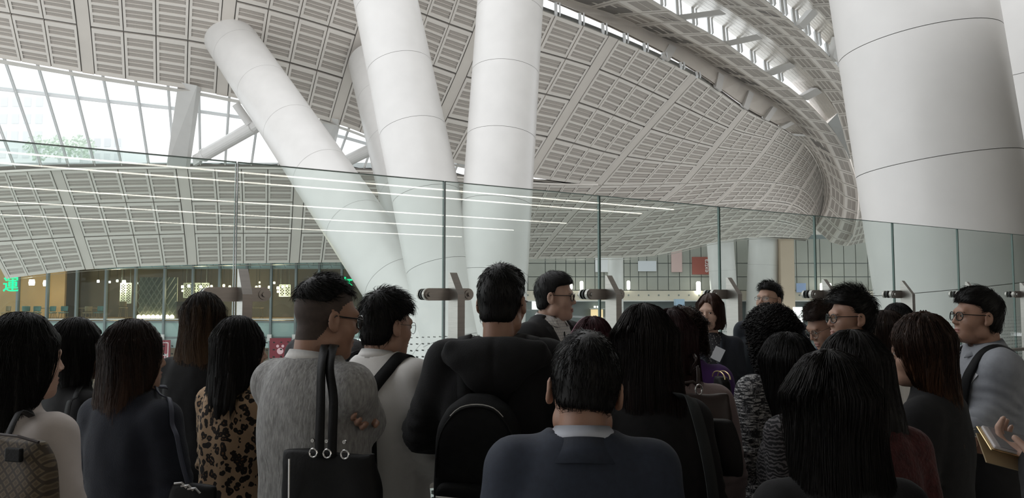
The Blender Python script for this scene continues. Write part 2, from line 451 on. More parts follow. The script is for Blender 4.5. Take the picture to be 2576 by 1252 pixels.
# clerestory strips: glazing standing on one edge, slatted soffit back to the next ribbon, posts between
def clerestory(name, base, hts, nxt, n, posts, label, win_to, pw=.7):
    root = struct_root(name, label)
    bs, nx = resample(base, n), resample(nxt, n)
    fr = [p + V3((0, .25, float(np.interp(i / n, [q[0] for q in hts], [q[1] for q in hts])))) for i, p in enumerate(bs)]
    nb = 6
    for i in range(n):
        mb = MB(); r0 = [fr[i].lerp(nx[i], k / nb) for k in range(nb + 1)]; r1 = [fr[i + 1].lerp(nx[i + 1], k / nb) for k in range(nb + 1)]
        for k in range(nb):
            e = .02
            mb.quad(r0[k].lerp(r0[k + 1], e), r1[k].lerp(r1[k + 1], e), r1[k].lerp(r1[k + 1], 1 - e), r0[k].lerp(r0[k + 1], 1 - e))
        mb.build('soffit_board', m_slat, root)
        if i < win_to * n:
            mb = MB(); t_ = V3((0, .02, 0)); mb.hexa([bs[i], bs[i + 1], bs[i + 1] + t_, bs[i] + t_, fr[i], fr[i + 1], fr[i + 1] + t_, fr[i] + t_])
            mb.build('pane', m_wglass, root)
            mb = MB(); mb.bar(bs[i], fr[i], .16, .2, up=(0, 1, 0)); mb.bar(bs[i] + V3((.22, 0, 0)), fr[i] + V3((.22, 0, 0)), .07, .2, up=(0, 1, 0)); mb.build('mullion', m_mull, root)
    bk = MB(); bk.grid([[x + V3((0, 0, .12)) for x in fr], [x + V3((0, 0, .12)) for x in nx]]); bk.build('backing', m_rib, root)
    for t in posts:
        k = t * n; i = min(int(k), n - 1); f = k - i
        a = bs[i].lerp(bs[i + 1], f); b = nx[i].lerp(nx[i + 1], f); d = (bs[i + 1] - bs[i]).normalized()
        b = a.lerp(b, .80)
        w = d * pw * .5; dp = V3((0, .9, .25)); a = a - dp * .55; b = b - dp * .55
        mb = MB(); mb.hexa([a - w, a + w, a + w + dp, a - w + dp, b - w, b + w, b + w + dp, b - w + dp]); mb.build('post', m_white, root)
T_cut = [crv(Tedge, 3 + 1 + i * .45) for i in range(-2, 11)]
nx_A = [crv(A_low, i) for i in range(0, 9)]
clerestory('window_2', T_cut, [(0, .95), (.25, .75), (.45, .5), (.62, .3), (1, .2)], nx_A, 22, (.50, .655, .76, .85, .925, .985), 'narrow clerestory strip between the panelled ceiling and the lowest roof ribbon', .62)
clerestory('window_3', A_top[:10], [(0, 1.3), (.5, 1.15), (.75, .8), (.9, .4), (1, .2)], B_low[:8], 18, (.40, .565, .73, .875), 'bright clerestory strip between the lowest and the middle roof ribbons', .8)
clerestory('window_4', B_top[:8], [(0, 1.2), (.6, 1.0), (1, .5)], C_low[:6], 14, (.30, .52, .74, .93), 'bright clerestory strip between the middle and the uppermost roof ribbons', .8)

mb = MB(); ea = [A_top[9], crv(A_top, 9.6), A_top[10], crv(A_top, 10.6), A_top[11]]; eb = [B_low[7], crv(B_low, 7.6), B_low[8], crv(B_low, 8.6), B_low[9]]; mb.grid([ea, eb]); ep = MB(); mb.v = [p + (p - CAMP).normalized() * .05 for p in mb.v]
struct(mb.build('trim_7', M('end_panel_grey', (.55, .58, .58), .3)), 'pale blue-grey end panel closing the bright clerestory strip')
# curled cheek closing the shell against the lowest ribbon beyond the end of the clerestory
ck = struct_root('trim_6', 'curled strip of small panels where the ceiling shell meets the lowest roof ribbon')
Te = [crv(Tedge, 1 + 7.35 + 3.65 * i / 14) for i in range(15)]; Al = [crv(A_low, 7.75 + (13 - 7.75) * i / 14) for i in range(15)]
for i in range(14):
    panel_mb([Te[i], Te[i + 1], Al[i + 1], Al[i]], 3, double=False, mu=.06, mv=.05, thick=.05, rec=.02).build('panel', [m_frame, m_perf], ck)
mb = MB(); mb.grid([[p + (p - CAMP).normalized() * .3 for p in Te], [p + (p - CAMP).normalized() * .3 for p in Al]]); mb.build('backing', m_back, ck)
# ---- leaning columns, each built of drums
def column(label, A, B, r, nseg, group=None, r2=None, name='leaning_column'):
    A, B = Pt(*A), Pt(*B); r2 = r2 or r
    B = B + (B - A) * ((B.z + 4.4) / (A.z - B.z))
    root = empty(name, B, label=label, cat='column'); ax = (A - B)
    t = ax.normalized(); u = t.orthogonal().normalized(); w = t.cross(u); n = 64
    for k in range(nseg):
        l0, l1 = k / nseg, (k + 1) / nseg; g = .005 / ax.length; mb = MB(); rows = []
        for (l, dr) in ((l0 + g, 0), ((l0 + l1) / 2, 0), (l1 - g, 0)):
            rr = r2 + (r - r2) * l + dr
            rows.append([ax * l + (u * math.cos(2 * math.pi * j / n) + w * math.sin(2 * math.pi * j / n)) * rr for j in range(n + 1)])
        mb.grid(rows); mb.build('column_drum', m_white, root, smooth=True)
    core = MB(); core.cyl(V3((0, 0, 0)), ax, min(r, r2) - .03, 48); core.build('core', m_back, root)
    return root
column('white column leaning left up to the ceiling, leftmost of the column cluster', (548, 52, 35.8), (1150, 940, 23.4), 1.16, 9)
column('thick white column leaning left in the middle of the column cluster', (945, -120, 26.6), (1165, 940, 23.2), 1.12, 8)
column('nearly upright white column, rightmost of the column cluster', (1292, -120, 25.6), (1222, 940, 23.5), 1.13, 8)
column('white column half hidden behind the thick middle column of the cluster', (935, 160, 37.8), (1120, 850, 26.5), 1.16, 7)
column('largest white column at the right, standing just behind the glass', (2262, -170, 12.9), (2456, 1040, 12.7), 1.27, 6)
column('broad pale column at the right edge of the picture, behind the largest one', (2690, -170, 16.5), (2690, 1040, 16.5), 1.9, 4)
column('far white column beyond the glass behind the woman with the name tag', (1808, 560, 63.5), (1830, 860, 63.5), 1.1, 3)
column('far grey white column beyond the glass behind the tall man in glasses', (1925, 540, 63.5), (1912, 860, 63.5), 1.25, 3)
column('far white column beyond the glass right of the presenter', (1548, 620, 62), (1550, 860, 62), .62, 2)

# ---- deck floor, concourse, deck ceiling behind the viewer
H_ = .85
def G(i): return V3((H_ * (-2.083 + 1.482 * i), H_ * (5.67 + .975 * i), 0))
gd = (G(1) - G(0)).normalized(); gn = V3((gd.y, -gd.x, 0))
if gn.dot(-G(1)) < 0: gn = -gn
PANW = (G(1) - G(0)).length
mb = MB(); a, b = G(-8) - gn * .12, G(22) - gn * .12
mb.hexa([b + V3((0, 0, -.4)), a + V3((0, 0, -.4)), a + gn * 43 + V3((0, 0, -.4)), b + gn * 43 + V3((0, 0, -.4)), b, a, a + gn * 43, b + gn * 43])
struct(mb.build('floor', m_terr), 'grey speckled terrazzo floor of the viewing deck')
mb = MB(); mb.box((0, 40, -4.6), (160, 90, .4)); struct(mb.build('floor', m_conc), 'pale concourse floor one level below the deck')
mb = MB(); a, b = G(-9) + gn * .9, G(24) + gn * .9
mb.hexa([b + V3((0, 0, 6.4)), a + V3((0, 0, 6.4)), a + gn * 43 + V3((0, 0, 6.4)), b + gn * 43 + V3((0, 0, 6.4)), b + V3((0, 0, 6.8)), a + V3((0, 0, 6.8)), a + gn * 43 + V3((0, 0, 6.8)), b + gn * 43 + V3((0, 0, 6.8))])
struct(mb.build('ceiling', M('deck_ceiling', (.6, .58, .55), .6)), 'flat deck ceiling behind and above the viewer')
mb = MB(); a, b = G(-9) + gn * 43, G(24) + gn * 43
mb.hexa([b, a, a + gn * .3, b + gn * .3, b + V3((0, 0, 6.5)), a + V3((0, 0, 6.5)), a + gn * .3 + V3((0, 0, 6.5)), b + gn * .3 + V3((0, 0, 6.5))])
struct(mb.build('wall_rear', m_wallb), 'plain wall closing the deck behind the viewer')
for nm_, i_ in (('wall_blocker_left', -9), ('wall_blocker_right', 24)):  # unseen walls added to keep sky light from the sides off the deck
    a, b = G(i_) + gn * .9, G(i_) + gn * 43; d_ = gd * .3
    mb = MB(); mb.hexa([a, b, b + d_, a + d_] + [q + V3((0, 0, 6.5)) for q in (a, b, b + d_, a + d_)])
    struct(mb.build(nm_, m_wallb), 'unseen plain wall added beside the deck to block sky light')
m_lin = M('linear_lamp', (1, 1, 1), .5, emit=(1, .93, .83), estr=9.)
for k, dd in enumerate((18.4, 20.4, 26.0, 31.0, 37.0)):
    a, b = G(-5) + gn * dd, G(15) + gn * dd; z = V3((0, 0, 5.37))
    o = (a + b) / 2 + z
    mb = MB(); mb.bar(a + z - o, b + z - o, .05, .04); ob = empty('linear_lamp', o); mb.build('tube', m_lin, ob)
    for f in range(11):
        q = a.lerp(b, f / 10) + z - o; mb = MB(); mb.cyl(q + V3((0, 0, .025)), q + V3((0, 0, 6.4 - 5.37)), .012, 6); mb.build('hanger', m_steel, ob)
    tag(ob, 'long strip lamp over the deck, mirrored as the %s white streak in the glass' % ['uppermost', 'second', 'third', 'fourth', 'lowest'][k], 'lamp', 'strip lamps over the deck')

# ---- glass balustrade
for i in range(-2, 10):
    p = G(i); q = G(i + 1)
    ang = math.atan2(gd.y, gd.x)
    lab = 'tall green-tinted glass balustrade pane with printed dots, number %d from the left of the deck edge' % (i + 3)
    o = MB(); g = .0045
    o.box((PANW / 2, 0, 1.29), (PANW - 2 * g, .020, 2.52))
    root = empty('glass_pane', p, ang, label=None, cat='glass pane', group='glass balustrade panes')
    root['pane'] = i
    o.build('sheet', m_glass, root)
    e = MB()
    e.box((g + .002, 0, 1.29), (.004, .0215, 2.52)); e.box((PANW - g - .002, 0, 1.29), (.004, .0215, 2.52)); e.box((PANW / 2, 0, 2.548), (PANW - 2 * g, .0215, .006))
    e.build('polished_edge', m_edge, root)
names_ = {-2: 'glass pane out of frame at the far left of the balustrade', -1: 'leftmost glass pane of the balustrade, in front of the green sign', 0: 'glass pane in front of the leaning column base, second from the left',
          1: 'glass pane behind the presenter, before the upright column', 2: 'glass pane behind the woman with long dark hair, right of the presenter', 3: 'glass pane behind the woman with the name tag and the tall man',
          4: 'glass pane behind the spiky haired man', 5: 'glass pane in front of the left half of the largest column', 6: 'glass pane behind the head of the man in the grey shirt', 7: 'rightmost glass pane, cut by the picture edge',
          8: 'glass pane just beyond the right picture edge', 9: 'last glass pane of the balustrade beyond the right picture edge'}
for o in COL.objects:
    if o.name.startswith('glass_pane'):
        o['label'] = names_[o['pane']]; del o['pane']
postn = {-1: 'left of the picture', 0: 'behind the woman with long highlighted hair', 1: 'left of the hooded man', 2: 'right of the presenter', 3: 'beside the tall man in glasses', 4: 'behind the spiky haired man', 5: 'in front of the largest column', 6: 'behind the man in the grey shirt', 7: 'at the right picture edge', 8: 'beyond the right picture edge'}
for i in range(-1, 9):
    p = G(i); ang = math.atan2(gd.y, gd.x)
    root = empty('balustrade_post', p, ang, label='brushed steel glass support post with clamp arm ' + postn[i], cat='post', group='balustrade posts')
    # local x along glass, local y = away from viewer side (glass normal); viewer side is -y or +y
    sgn = 1 if Matrix.Rotation(ang, 3, 'Z') @ V3((0, 1, 0)) @ gn > 0 else -1
    y0, y1 = sgn * .075, sgn * .215
    mb = MB(); zt = 1.86; w = .03
    prof = [(y0, 0), (y1, 0), (y1, 1.70), (y0 + sgn * .02, zt), (y0, zt)]
    n = len(prof)
    L_ = [V3((-w + .03, a, b)) for a, b in prof]; R_ = [V3((w + .03, a, b)) for a, b in prof]
    mb.poly(L_ if sgn > 0 else L_[::-1]); mb.poly(R_[::-1] if sgn > 0 else R_)
    for k in range(n): mb.quad(L_[k], R_[k], R_[(k + 1) % n], L_[(k + 1) % n])
    mb.build('fin', m_steel, root, bevel=.004)
    for z in (1.70, .36):
        arm = MB(); hw, r = .165, .045
        pr = [(hw * sx + r * math.cos(a) if False else (hw - .0) * sx + r * math.sin(a) * sx, r * math.cos(a)) for sx, rng in ((1, range(0, 9)), (-1, range(8, -1, -1))) for a in [math.pi * k / 8 for k in rng]]
        ya, yb = sgn * .055, sgn * .085
        F_ = [V3((x, ya, z + h)) for x, h in pr]; B_ = [V3((x, yb, z + h)) for x, h in pr]
        arm.poly(F_); arm.poly(B_[::-1])
        for k in range(len(pr)): arm.quad(F_[k], B_[k], B_[(k + 1) % len(pr)], F_[(k + 1) % len(pr)])
        ao = arm.build('clamp_arm', m_steel, root, bevel=.003)
        for sx in (-1, 1):
            d = MB()
            for (r0, ya_, yb_, mi) in ((.042, -sgn * .012, -sgn * .032, 0), (.042, sgn * .012, sgn * .03, 1), (.020, sgn * .03, sgn * .055, 0), (.034, sgn * .085, sgn * .095, 0), (.016, sgn * .095, sgn * .115, 0)):
                d.cyl((sx * .165, ya_, z), (sx * .165, yb_, z), r0, 20, mi=mi)
            d.build('clamp_disc', [m_steel, m_black], ao)
# handrail and base shoe
mb = MB(); a, b = G(-2) + gn * .13, G(10) + gn * .13
rail = empty('handrail', a, label='round steel handrail running along the inside of the glass', cat='handrail')
mb.cyl((0, 0, .95), b - a + V3((0, 0, .95)), .024, 16); mb.build('rail', m_steel, rail)
for i in range(-2, 11):
    for f in (.25, .75):
        q = G(i + f) - a if i + f <= 10 else None
        if q is None: continue
        mb = MB(); mb.tube([q + V3((0, 0, .90)) + gn * .012, q + V3((0, 0, .90)) + gn * .13, q + V3((0, 0, .945)) + gn * .13], .008, 8); mb.build('rail_bracket', m_steel, rail)
mb = MB(); mb.hexa([G(10) - gn * .05, G(-2) - gn * .05, G(-2) + gn * .05, G(10) + gn * .05] + [x + V3((0, 0, .035)) for x in (G(10) - gn * .05, G(-2) - gn * .05, G(-2) + gn * .05, G(10) + gn * .05)])
struct(mb.build('trim_5', m_steel), 'steel base shoe under the glass')

# unseen roof slab added to darken the right half of the hall
mb = MB(); mb.hexa([V3(q) for q in ((3, 3, 20.5), (60, 3, 20.5), (60, 40, 20.5), (3, 36, 20.5), (3, 3, 21), (60, 3, 21), (60, 40, 21), (3, 36, 21))])
struct(mb.build('ceiling', m_rib), 'unseen roof slab added above the picture to darken the right half of the hall')
# ================================================================== restaurant and shops across the void
FY = 47.5
m_rw = M('restaurant_wall', (.20, .165, .13), .8, var=.3, vscale=.5)
m_ra = M('amber_wall', (.55, .34, .16), .7, var=.2, vscale=.6)
m_rf = M('restaurant_floor', (.30, .20, .12), .5, var=.2, vscale=2)
m_rc = M('restaurant_ceiling', (.13, .14, .13), .8)
m_teal = M('green_spandrel', (.30, .42, .39), .3, var=.12, vscale=1)
m_lampw = M('warm_lamp_glow', (1, .9, .7), .5, emit=(1, .80, .52), estr=4)
m_lamph = M('white_lamp_glow', (1, 1, 1), .5, emit=(1, .96, .86), estr=6)
m_green = M('green_neon', (0, .3, .15), .5, emit=(0.0, 1.0, .36), estr=.75)
m_wood = M('pale_wood', (.50, .34, .20), .6, var=.25, vscale=12)
m_tealc = M('teal_upholstery', (.25, .38, .36), .7, var=.15, vscale=8)
m_lat = M('lattice_grey', (.42, .42, .36), .7); m_latb = M('lattice_panel', (.30, .31, .265), .8, var=.3, vscale=1.2)
m_screen = M('pale_screen', (.62, .68, .64), .6)
def slab(name, x0, x1, y0, y1, z0, z1, m, parent=None, bevel=0.):
    mb = MB(); c = V3(((x0 + x1) / 2, (y0 + y1) / 2, (z0 + z1) / 2))
    if parent is None:
        mb.box((0, 0, 0), (x1 - x0, y1 - y0, z1 - z0)); o = mb.build(name, m, None, bevel=bevel); o.location = c
    else:
        mb.box(c, (x1 - x0, y1 - y0, z1 - z0)); o = mb.build(name, m, parent, bevel=bevel)
    return o
XL, XR = Xat(-140, FY), Xat(1290, FY)
FL = Zat(806, FY)         # restaurant floor level
TOPZ = Zat(668, FY) + .35
struct(slab('floor', XL, XR, FY + .1, FY + 9, FL - .5, FL, m_rf), 'wooden restaurant floor across the void')
struct(slab('ceiling', XL, XR, FY + .1, FY + 9, TOPZ, TOPZ + .3, m_rc), 'dark restaurant ceiling across the void')
struct(slab('wall_restaurant', XL, XR, FY + 8.8, FY + 9, FL, TOPZ, m_rw), 'dim brown rear wall of the restaurant')
amb = slab('wall_amber', Xat(-140, FY + 6), Xat(150, FY + 6), FY + 6.6, FY + 6.8, FL, TOPZ - .3, m_ra); struct(amb, 'amber lit wall inside the restaurant')
fac = struct_root('window_5', 'restaurant shopfront of tall panes between dark mullions')
xs_ = [-95, -22, 47, 121, 195, 268, 342, 415, 486, 553, 621, 683, 745, 803, 860, 915, 970, 1030, 1090, 1150, 1210, 1270]
for k, px in enumerate(xs_):
    x = Xat(px, FY)
    slab('mullion', x - .06, x + .06, FY - .18, FY + .06, FL - 2.9, TOPZ + .2, m_dmull, fac)
    if k + 1 < len(xs_):
        x2 = Xat(xs_[k + 1], FY)
        slab('pane', x + .06, x2 - .06, FY, FY + .03, FL + .02, TOPZ - .55, m_fglass, fac)
        sp = slab('spandrel', x + .06, x2 - .06, FY + .02, FY + .08, TOPZ - .55, TOPZ, m_teal, fac)
        mb = MB(); w = x2 - x
        for (a, b) in (((.12, .12), (.9, .12)), ((.12, .12), (.12, .8)), ((.55, .12), (.42, .85)), ((.12, .5), (.42, .5)), ((.6, .42), (.9, .42)), ((.72, .42), (.72, .85))):
            mb.bar((x + a[0] * w, FY + .01, TOPZ - .55 + a[1] * .5), (x + b[0] * w, FY + .01, TOPZ - .55 + b[1] * .5), .025, .02, up=(0, 1, 0))
        mb.build('pattern_line', m_dmull, sp)
        slab('sill_rail', x + .06, x2 - .06, FY - .05, FY, FL + .05, FL + .12, M('pale_rail', (.6, .6, .57), .4), fac)
        slab('spandrel', x + .06, x2 - .06, FY - .02, FY + .04, FL - 1.0, FL - .12, m_teal, fac)
        slab('transom', x + .06, x2 - .06, FY - .08, FY + .04, FL - .12, FL - .02, m_dmull, fac)
        slab('transom', x + .06, x2 - .06, FY - .08, FY + .04, FL - 1.1, FL - 1.0, m_dmull, fac)
        slab('spandrel', x + .06, x2 - .06, FY - .02, FY + .04, FL - 1.7, FL - 1.1, M('pale_spandrel', (.40, .50, .48), .35), fac)
    b_ = slab('bracket', x - .13, x + .13, FY - .3, FY - .18, FL - 1.25, FL - .85, m_white, fac)
# green brush signs
def text_obj(name, body, size, loc, m, rot=(math.pi / 2, 0, 0), extrude=.02, parent=None, bold=0., align='CENTER'):
    cu = bpy.data.curves.new(name, 'FONT'); cu.body = body; cu.size = size; cu.extrude = extrude; cu.align_x = align; cu.align_y = 'CENTER'; cu.offset = bold
    t = bpy.data.objects.new(name, cu); COL.objects.link(t)
    dg = bpy.context.evaluated_depsgraph_get(); me = bpy.data.meshes.new_from_object(t.evaluated_get(dg))
    COL.objects.unlink(t); bpy.data.objects.remove(t)
    me.materials.clear(); me.materials.append(m)
    o = bpy.data.objects.new(name, me); link(o, parent); o.location = loc; o.rotation_euler = rot
    return o
s1 = text_obj('neon_sign', '運', 1.0, Pt(27, 718, FY - .2), m_green, bold=.012); tag(s1, 'glowing green brush character sign at the far left of the restaurant front', 'sign')
s2 = text_obj('neon_sign', '來', 1.0, Pt(868, 718, FY - .2), m_green, bold=.012); tag(s2, 'glowing green character sign peeping out right of the man in the grey cardigan', 'sign')
# lattice wall with glowing foot lamps
x0, x1 = Xat(347, FY + 4), Xat(442, FY + 4); z0, z1 = FL, Zat(697, FY + 4)
lat = empty('lattice_wall', ((x0 + x1) / 2, FY + 4, FL), label='grey diamond lattice wall inside the restaurant with lamps at its foot', cat='lattice')
w = x1 - x0; h = z1 - z0
mb = MB(); mb.box((0, .25, h / 2), (w, .1, h)); mb.build('panel', m_latb, lat)
for k in range(-6, 8):
    for sg in (1, -1):
        mb = MB(); a = V3((w * k / 7, 0, 0)); b = V3((w * k / 7 + sg * h * .62, 0, h)); a -= V3((w / 2, 0, 0)); b -= V3((w / 2, 0, 0))
        t0, t1 = 0., 1.
        dx = b.x - a.x
        for lim in (-w / 2, w / 2):
            t = (lim - a.x) / dx
            inside_increasing = (dx > 0) == (lim < 0)
            if inside_increasing: t0 = max(t0, t)
            else: t1 = min(t1, t)
        if t1 - t0 > .02:
            mb.bar(a.lerp(b, t0), a.lerp(b, t1), .05, .05, up=(0, 1, 0)); mb.build('lattice_bar', m_lat, lat)
for k in range(8):
    mb = MB(); cx = -w / 2 + w * (k + .5) / 8
    mb.lathe([(.001, .0), (.13, .0), (.15, .12), (.09, .22), (.001, .26)], (cx, -.12, .02), 10); mb.build('foot_lamp', m_lampw, lat)
# pale fretwork screens
for (px0, px1, py0, py1, lab) in ((303, 330, 712, 762, 'pale fretwork screen left of the lattice wall'), (462, 525, 712, 748, 'pale fretwork screen hanging right of the lattice wall'), (703, 730, 716, 745, 'small pale fretwork screen at the right of the restaurant')):
    yy = FY + 5.5; X0, X1, Z0, Z1 = Xat(px0, yy), Xat(px1, yy), Zat(py1, yy), Zat(py0, yy)
    r = empty('fretwork_screen', ((X0 + X1) / 2, yy, Z0), label=lab, cat='screen'); w_, h_ = X1 - X0, Z1 - Z0
    mb = MB()
    for (a, b) in (((-w_ / 2, 0), (w_ / 2, 0)), ((-w_ / 2, h_), (w_ / 2, h_)), ((-w_ / 2, 0), (-w_ / 2, h_)), ((w_ / 2, 0), (w_ / 2, h_)), ((0, 0), (0, h_))):
        mb.bar((a[0], 0, a[1]), (b[0], 0, b[1]), .05, .05, up=(0, 1, 0))
    mb.build('frame', m_screen, r)
    mb = MB(); st = .17; nx_ = max(2, int(w_ / st)); nz_ = max(2, int(h_ / st))
    for i in range(nx_):
        for j in range(nz_):
            cx, cz = -w_ / 2 + w_ * (i + .5) / nx_, h_ * (j + .5) / nz_
            for sg in (1, -1): mb.bar((cx - w_ / nx_ / 2, 0, cz - sg * h_ / nz_ / 2), (cx + w_ / nx_ / 2, 0, cz + sg * h_ / nz_ / 2), .03, .03, up=(0, 1, 0))
    f_ = mb.build('fretwork', m_screen, r); f_['kind'] = 'stuff'
    for sx in (-1, 1): mb = MB(); mb.cyl((sx * w_ * .4, 0, h_), (sx * w_ * .4, 0, TOPZ - Z0), .015, 6); mb.build('hanger', m_dmull, r)
# pendant lamps
lamps = [(80, 710, 4, .20), (116, 712, 4, .20), (247, 707, 5, .09), (276, 709, 4, .07), (295, 706, 5, .08), (312, 709, 5, .13), (345, 712, 6, .06)]
lamps += [(459, 721, 4.5, .10), (475, 719, 5, .10), (505, 721, 4.5, .10), (523, 724, 4.5, .10), (532, 720, 5, .09), (563, 718, 5, .09), (578, 721, 4.5, .09), (625, 718, 4.5, .09), (645, 722, 4.5, .09), (653, 720, 5, .08), (677, 722, 4.5, .09), (690, 711, 4.5, .08), (699, 724, 4.5, .10), (711, 721, 5, .09), (722, 719, 5, .07), (459, 731, 5.3, .07), (506, 730, 5.3, .07), (677, 731, 5.3, .07), (699, 733, 5.3, .08), (653, 710, 5, .06)]
nm = ['first', 'second', 'third', 'fourth', 'fifth', 'sixth', 'seventh', 'eighth', 'ninth', 'tenth', 'eleventh', 'twelfth', 'thirteenth', 'fourteenth', 'fifteenth', 'sixteenth', 'seventeenth', 'eighteenth', 'nineteenth', 'twentieth']
order = sorted(range(len(lamps)), key=lambda i: lamps[i][0])
rank = {i: r for r, i in enumerate(order)}
for i, (px, py, dy, r) in enumerate(lamps):
    c = Pt(px, py, FY + dy); q = rank[i] + 1
    suf = {1: 'st', 2: 'nd', 3: 'rd'}.get(q if q < 20 else q % 10, 'th')
    o = empty('pendant_lamp', c, label='%s glowing pendant lamp in the restaurant, %d%s from the left' % ('white' if i < 7 else 'warm', q, suf), cat='lamp', group='pendant lamps in the restaurant')
    mb = MB(); mb.lathe([(.001, r), (r * .75, r), (r * .95, 0), (r * .8, -r), (.001, -r)], n=12); mb.build('lamp_shade', m_lamph if i < 7 else m_lampw, o)
    mb = MB(); mb.cyl((0, 0, r), (0, 0, TOPZ - c.z), .012, 5); mb.build('cord', m_black, o)
    if i in (0, 4, 9, 13, 19):
        l_ = bpy.data.lights.new('lamp_light', 'POINT'); l_.energy = 130; l_.color = (1, .78, .52); l_.shadow_soft_size = .25
        lo_ = bpy.data.objects.new('lamp_light', l_); link(lo_, o); lo_.location = (0, 0, -r - .3)
# chairs and tables in the restaurant
def rest_chair(p, rz, m, label, high=False):
    o = empty('restaurant_chair', p, rz, label=label, cat='chair', group='restaurant chairs')
    sh = .75 if high else .45
    mb = MB(); mb.box((0, 0, sh), (.46, .44, .06)); mb.build('seat', m, o, bevel=.02)
    mb = MB(); rows = []
    for k in range(5):
        z = sh + .08 + .34 * k / 4; rw = .24 * (1 - .18 * ((k - 3) / 4) ** 2)
        rows.append([V3((rw * math.sin(a), -.20 + .12 * (1 - math.cos(a)) - .03 * k / 4, z)) for a in [-1.4 + 2.8 * j / 8 for j in range(9)]])
    mb.grid(rows); bo = mb.build('backrest', m, o, smooth=True); so = bo.modifiers.new('thick', 'SOLIDIFY'); so.thickness = .03
    for sx in (-1, 1):
        for sy in (-1, 1):
            mb = MB(); mb.cyl((sx * .17, sy * .16, sh - .02), (sx * .22, sy * .20, 0), .018, 8); mb.build('leg', m_wood, o)
def rest_table(p, label):
    o = empty('restaurant_table', p, label=label, cat='table')
    mb = MB(); mb.box((0, 0, .73), (1.1, .7, .04)); mb.build('table_top', m_wood, o, bevel=.01)
    for sx in (-1, 1):
        for sy in (-1, 1):
            mb = MB(); mb.cyl((sx * .48, sy * .28, .72), (sx * .5, sy * .3, 0), .022, 8); mb.build('leg', m_wood, o)
fz = FL
for (px, dy, rz, m, lab, hi) in ((68, 2.2, .4, m_tealc, 'sage green tub chair near the amber wall, leftmost of its row', False), (93, 1.6, 3.3, m_tealc, 'sage green tub chair, second of the row by the window', False),
                                (131, 1.6, 3.0, m_tealc, 'sage green tub chair, third of the row by the window', False), (161, 1.8, 3.2, m_tealc, 'sage green tub chair, fourth of the row by the window', False),
                                (250, 1.8, 2.9, m_tealc, 'sage green chair beside the pale wood chair', False), (222, 1.3, .9, m_wood, 'pale wooden chair turned beside the small table', False),
                                (311, 2.6, .2, m_wood, 'tall wooden chair in front of the fretwork screen', True), (18, 1.7, 2.8, m_wood, 'wooden chair under the green character sign', False)):
    rest_chair((Xat(px, FY + dy), FY + dy, fz), rz, m, lab, hi)
rest_table((Xat(112, FY + 2.6), FY + 2.6, fz), 'wooden table behind the row of sage green tub chairs')
rest_table((Xat(220, FY + 2.6), FY + 2.6, fz), 'wooden table beside the pale wooden chair in the restaurant')
rest_table((Xat(640, FY + 3), FY + 3, fz), 'wooden table at the right end of the restaurant')
slab_o = slab('bar_counter', Xat(445, FY + 4), Xat(482, FY + 4), FY + 4, FY + 5, FL, Zat(758, FY + 4), M('dark_cabinet', (.10, .075, .06), .6), None); tag(slab_o, 'dark counter block right of the lattice wall', 'counter')

# ---- lower shop level under the restaurant
LZ = -4.4
m_shop = M('shop_interior', (.50, .42, .32), .7, var=.2, vscale=.7)
struct(slab('wall_shops', XL, XR, FY + 5, FY + 5.2, LZ, FL - .5, m_shop), 'beige rear wall of the shops on the lower level')
def board(name, px0, px1, py0, py1, Y, m, label, cat, th=.08, parent=None):
    X0, X1, Z0, Z1 = Xat(px0, Y), Xat(px1, Y), Zat(py1, Y), Zat(py0, Y)
    o = slab(name, X0, X1, Y, Y + th, Z0, Z1, m)
    if label: tag(o, label, cat)
    return o
m_maroon = M('maroon_print', (.22, .025, .04), .5); m_lit = M('lit_screen_white', (1, 1, 1), .5, emit=(1, .98, .97), estr=1.6); m_redl = M('red_lit_sign', (1, .1, .05), .5, emit=(1, .16, .06), estr=1.5); m_yel = M('yellow_lit_strip', (1, .8, .1), .5, emit=(1, .75, .05), estr=1.6)
m_paper = M('white_print', (.8, .8, .8), .6)
def poster(px0, px1, py0, py1, Y, m, label):
    X0, X1, Z0, Z1 = Xat(px0, Y), Xat(px1, Y), Zat(py1, Y), Zat(py0, Y)
    r = empty('poster_board', ((X0 + X1) / 2, Y, Z0), label=label, cat='poster'); w, h = X1 - X0, Z1 - Z0
    mb = MB(); mb.box((0, 0, h / 2), (w, .06, h)); mb.build('board', m, r)
    return r, w, h
r, w, h = poster(398, 432, 855, 985, FY - .6, m_maroon, 'maroon poster board with a white outlined panel, behind the brown haired women')
mb = MB()
for (a, b) in (((-.45, .45), (.35, .45)), ((.35, .45), (.35, .95)), ((.35, .95), (-.45, .95))): mb.bar((a[0] * w, -.04, a[1] * h), (b[0] * w, -.04, b[1] * h), .04, .01, up=(0, 1, 0))
for k, (z0, z1, x0_, x1_) in enumerate(((.52, .74, .12, .16), (.52, .74, .26, .30), (.62, .65, .12, .3), (.56, .58, .0, .3), (.70, .72, .0, .3))): mb.box(((x0_ + x1_) / 2 * w, -.04, (z0 + z1) / 2 * h), ((x1_ - x0_) * w, .01, (z1 - z0) * h))
mb.build('white_print', m_paper, r)
r, w, h = poster(681, 735, 850, 900, FY - .6, m_maroon, 'small maroon poster with a pink bear-like blot, beside the grey cardigan')
mb = MB(); mb.lathe([(.001, -.01), (.2, -.01), (.2, .01), (.001, .01)], (0, -.05, h * .35), 16, axis='Y'); mb.lathe([(.001, -.01), (.09, -.01), (.09, .01), (.001, .01)], (-.16, -.05, h * .6), 12, axis='Y'); mb.lathe([(.001, -.01), (.09, -.01), (.09, .01), (.001, .01)], (.16, -.05, h * .6), 12, axis='Y'); mb.build('pink_print', M('pink_print', (.8, .5, .55), .6), r)
board('lit_screen', 886, 900, 853, 905, FY - .5, m_lit, 'narrow bright advertising screen left of the white shirt collar', 'screen')
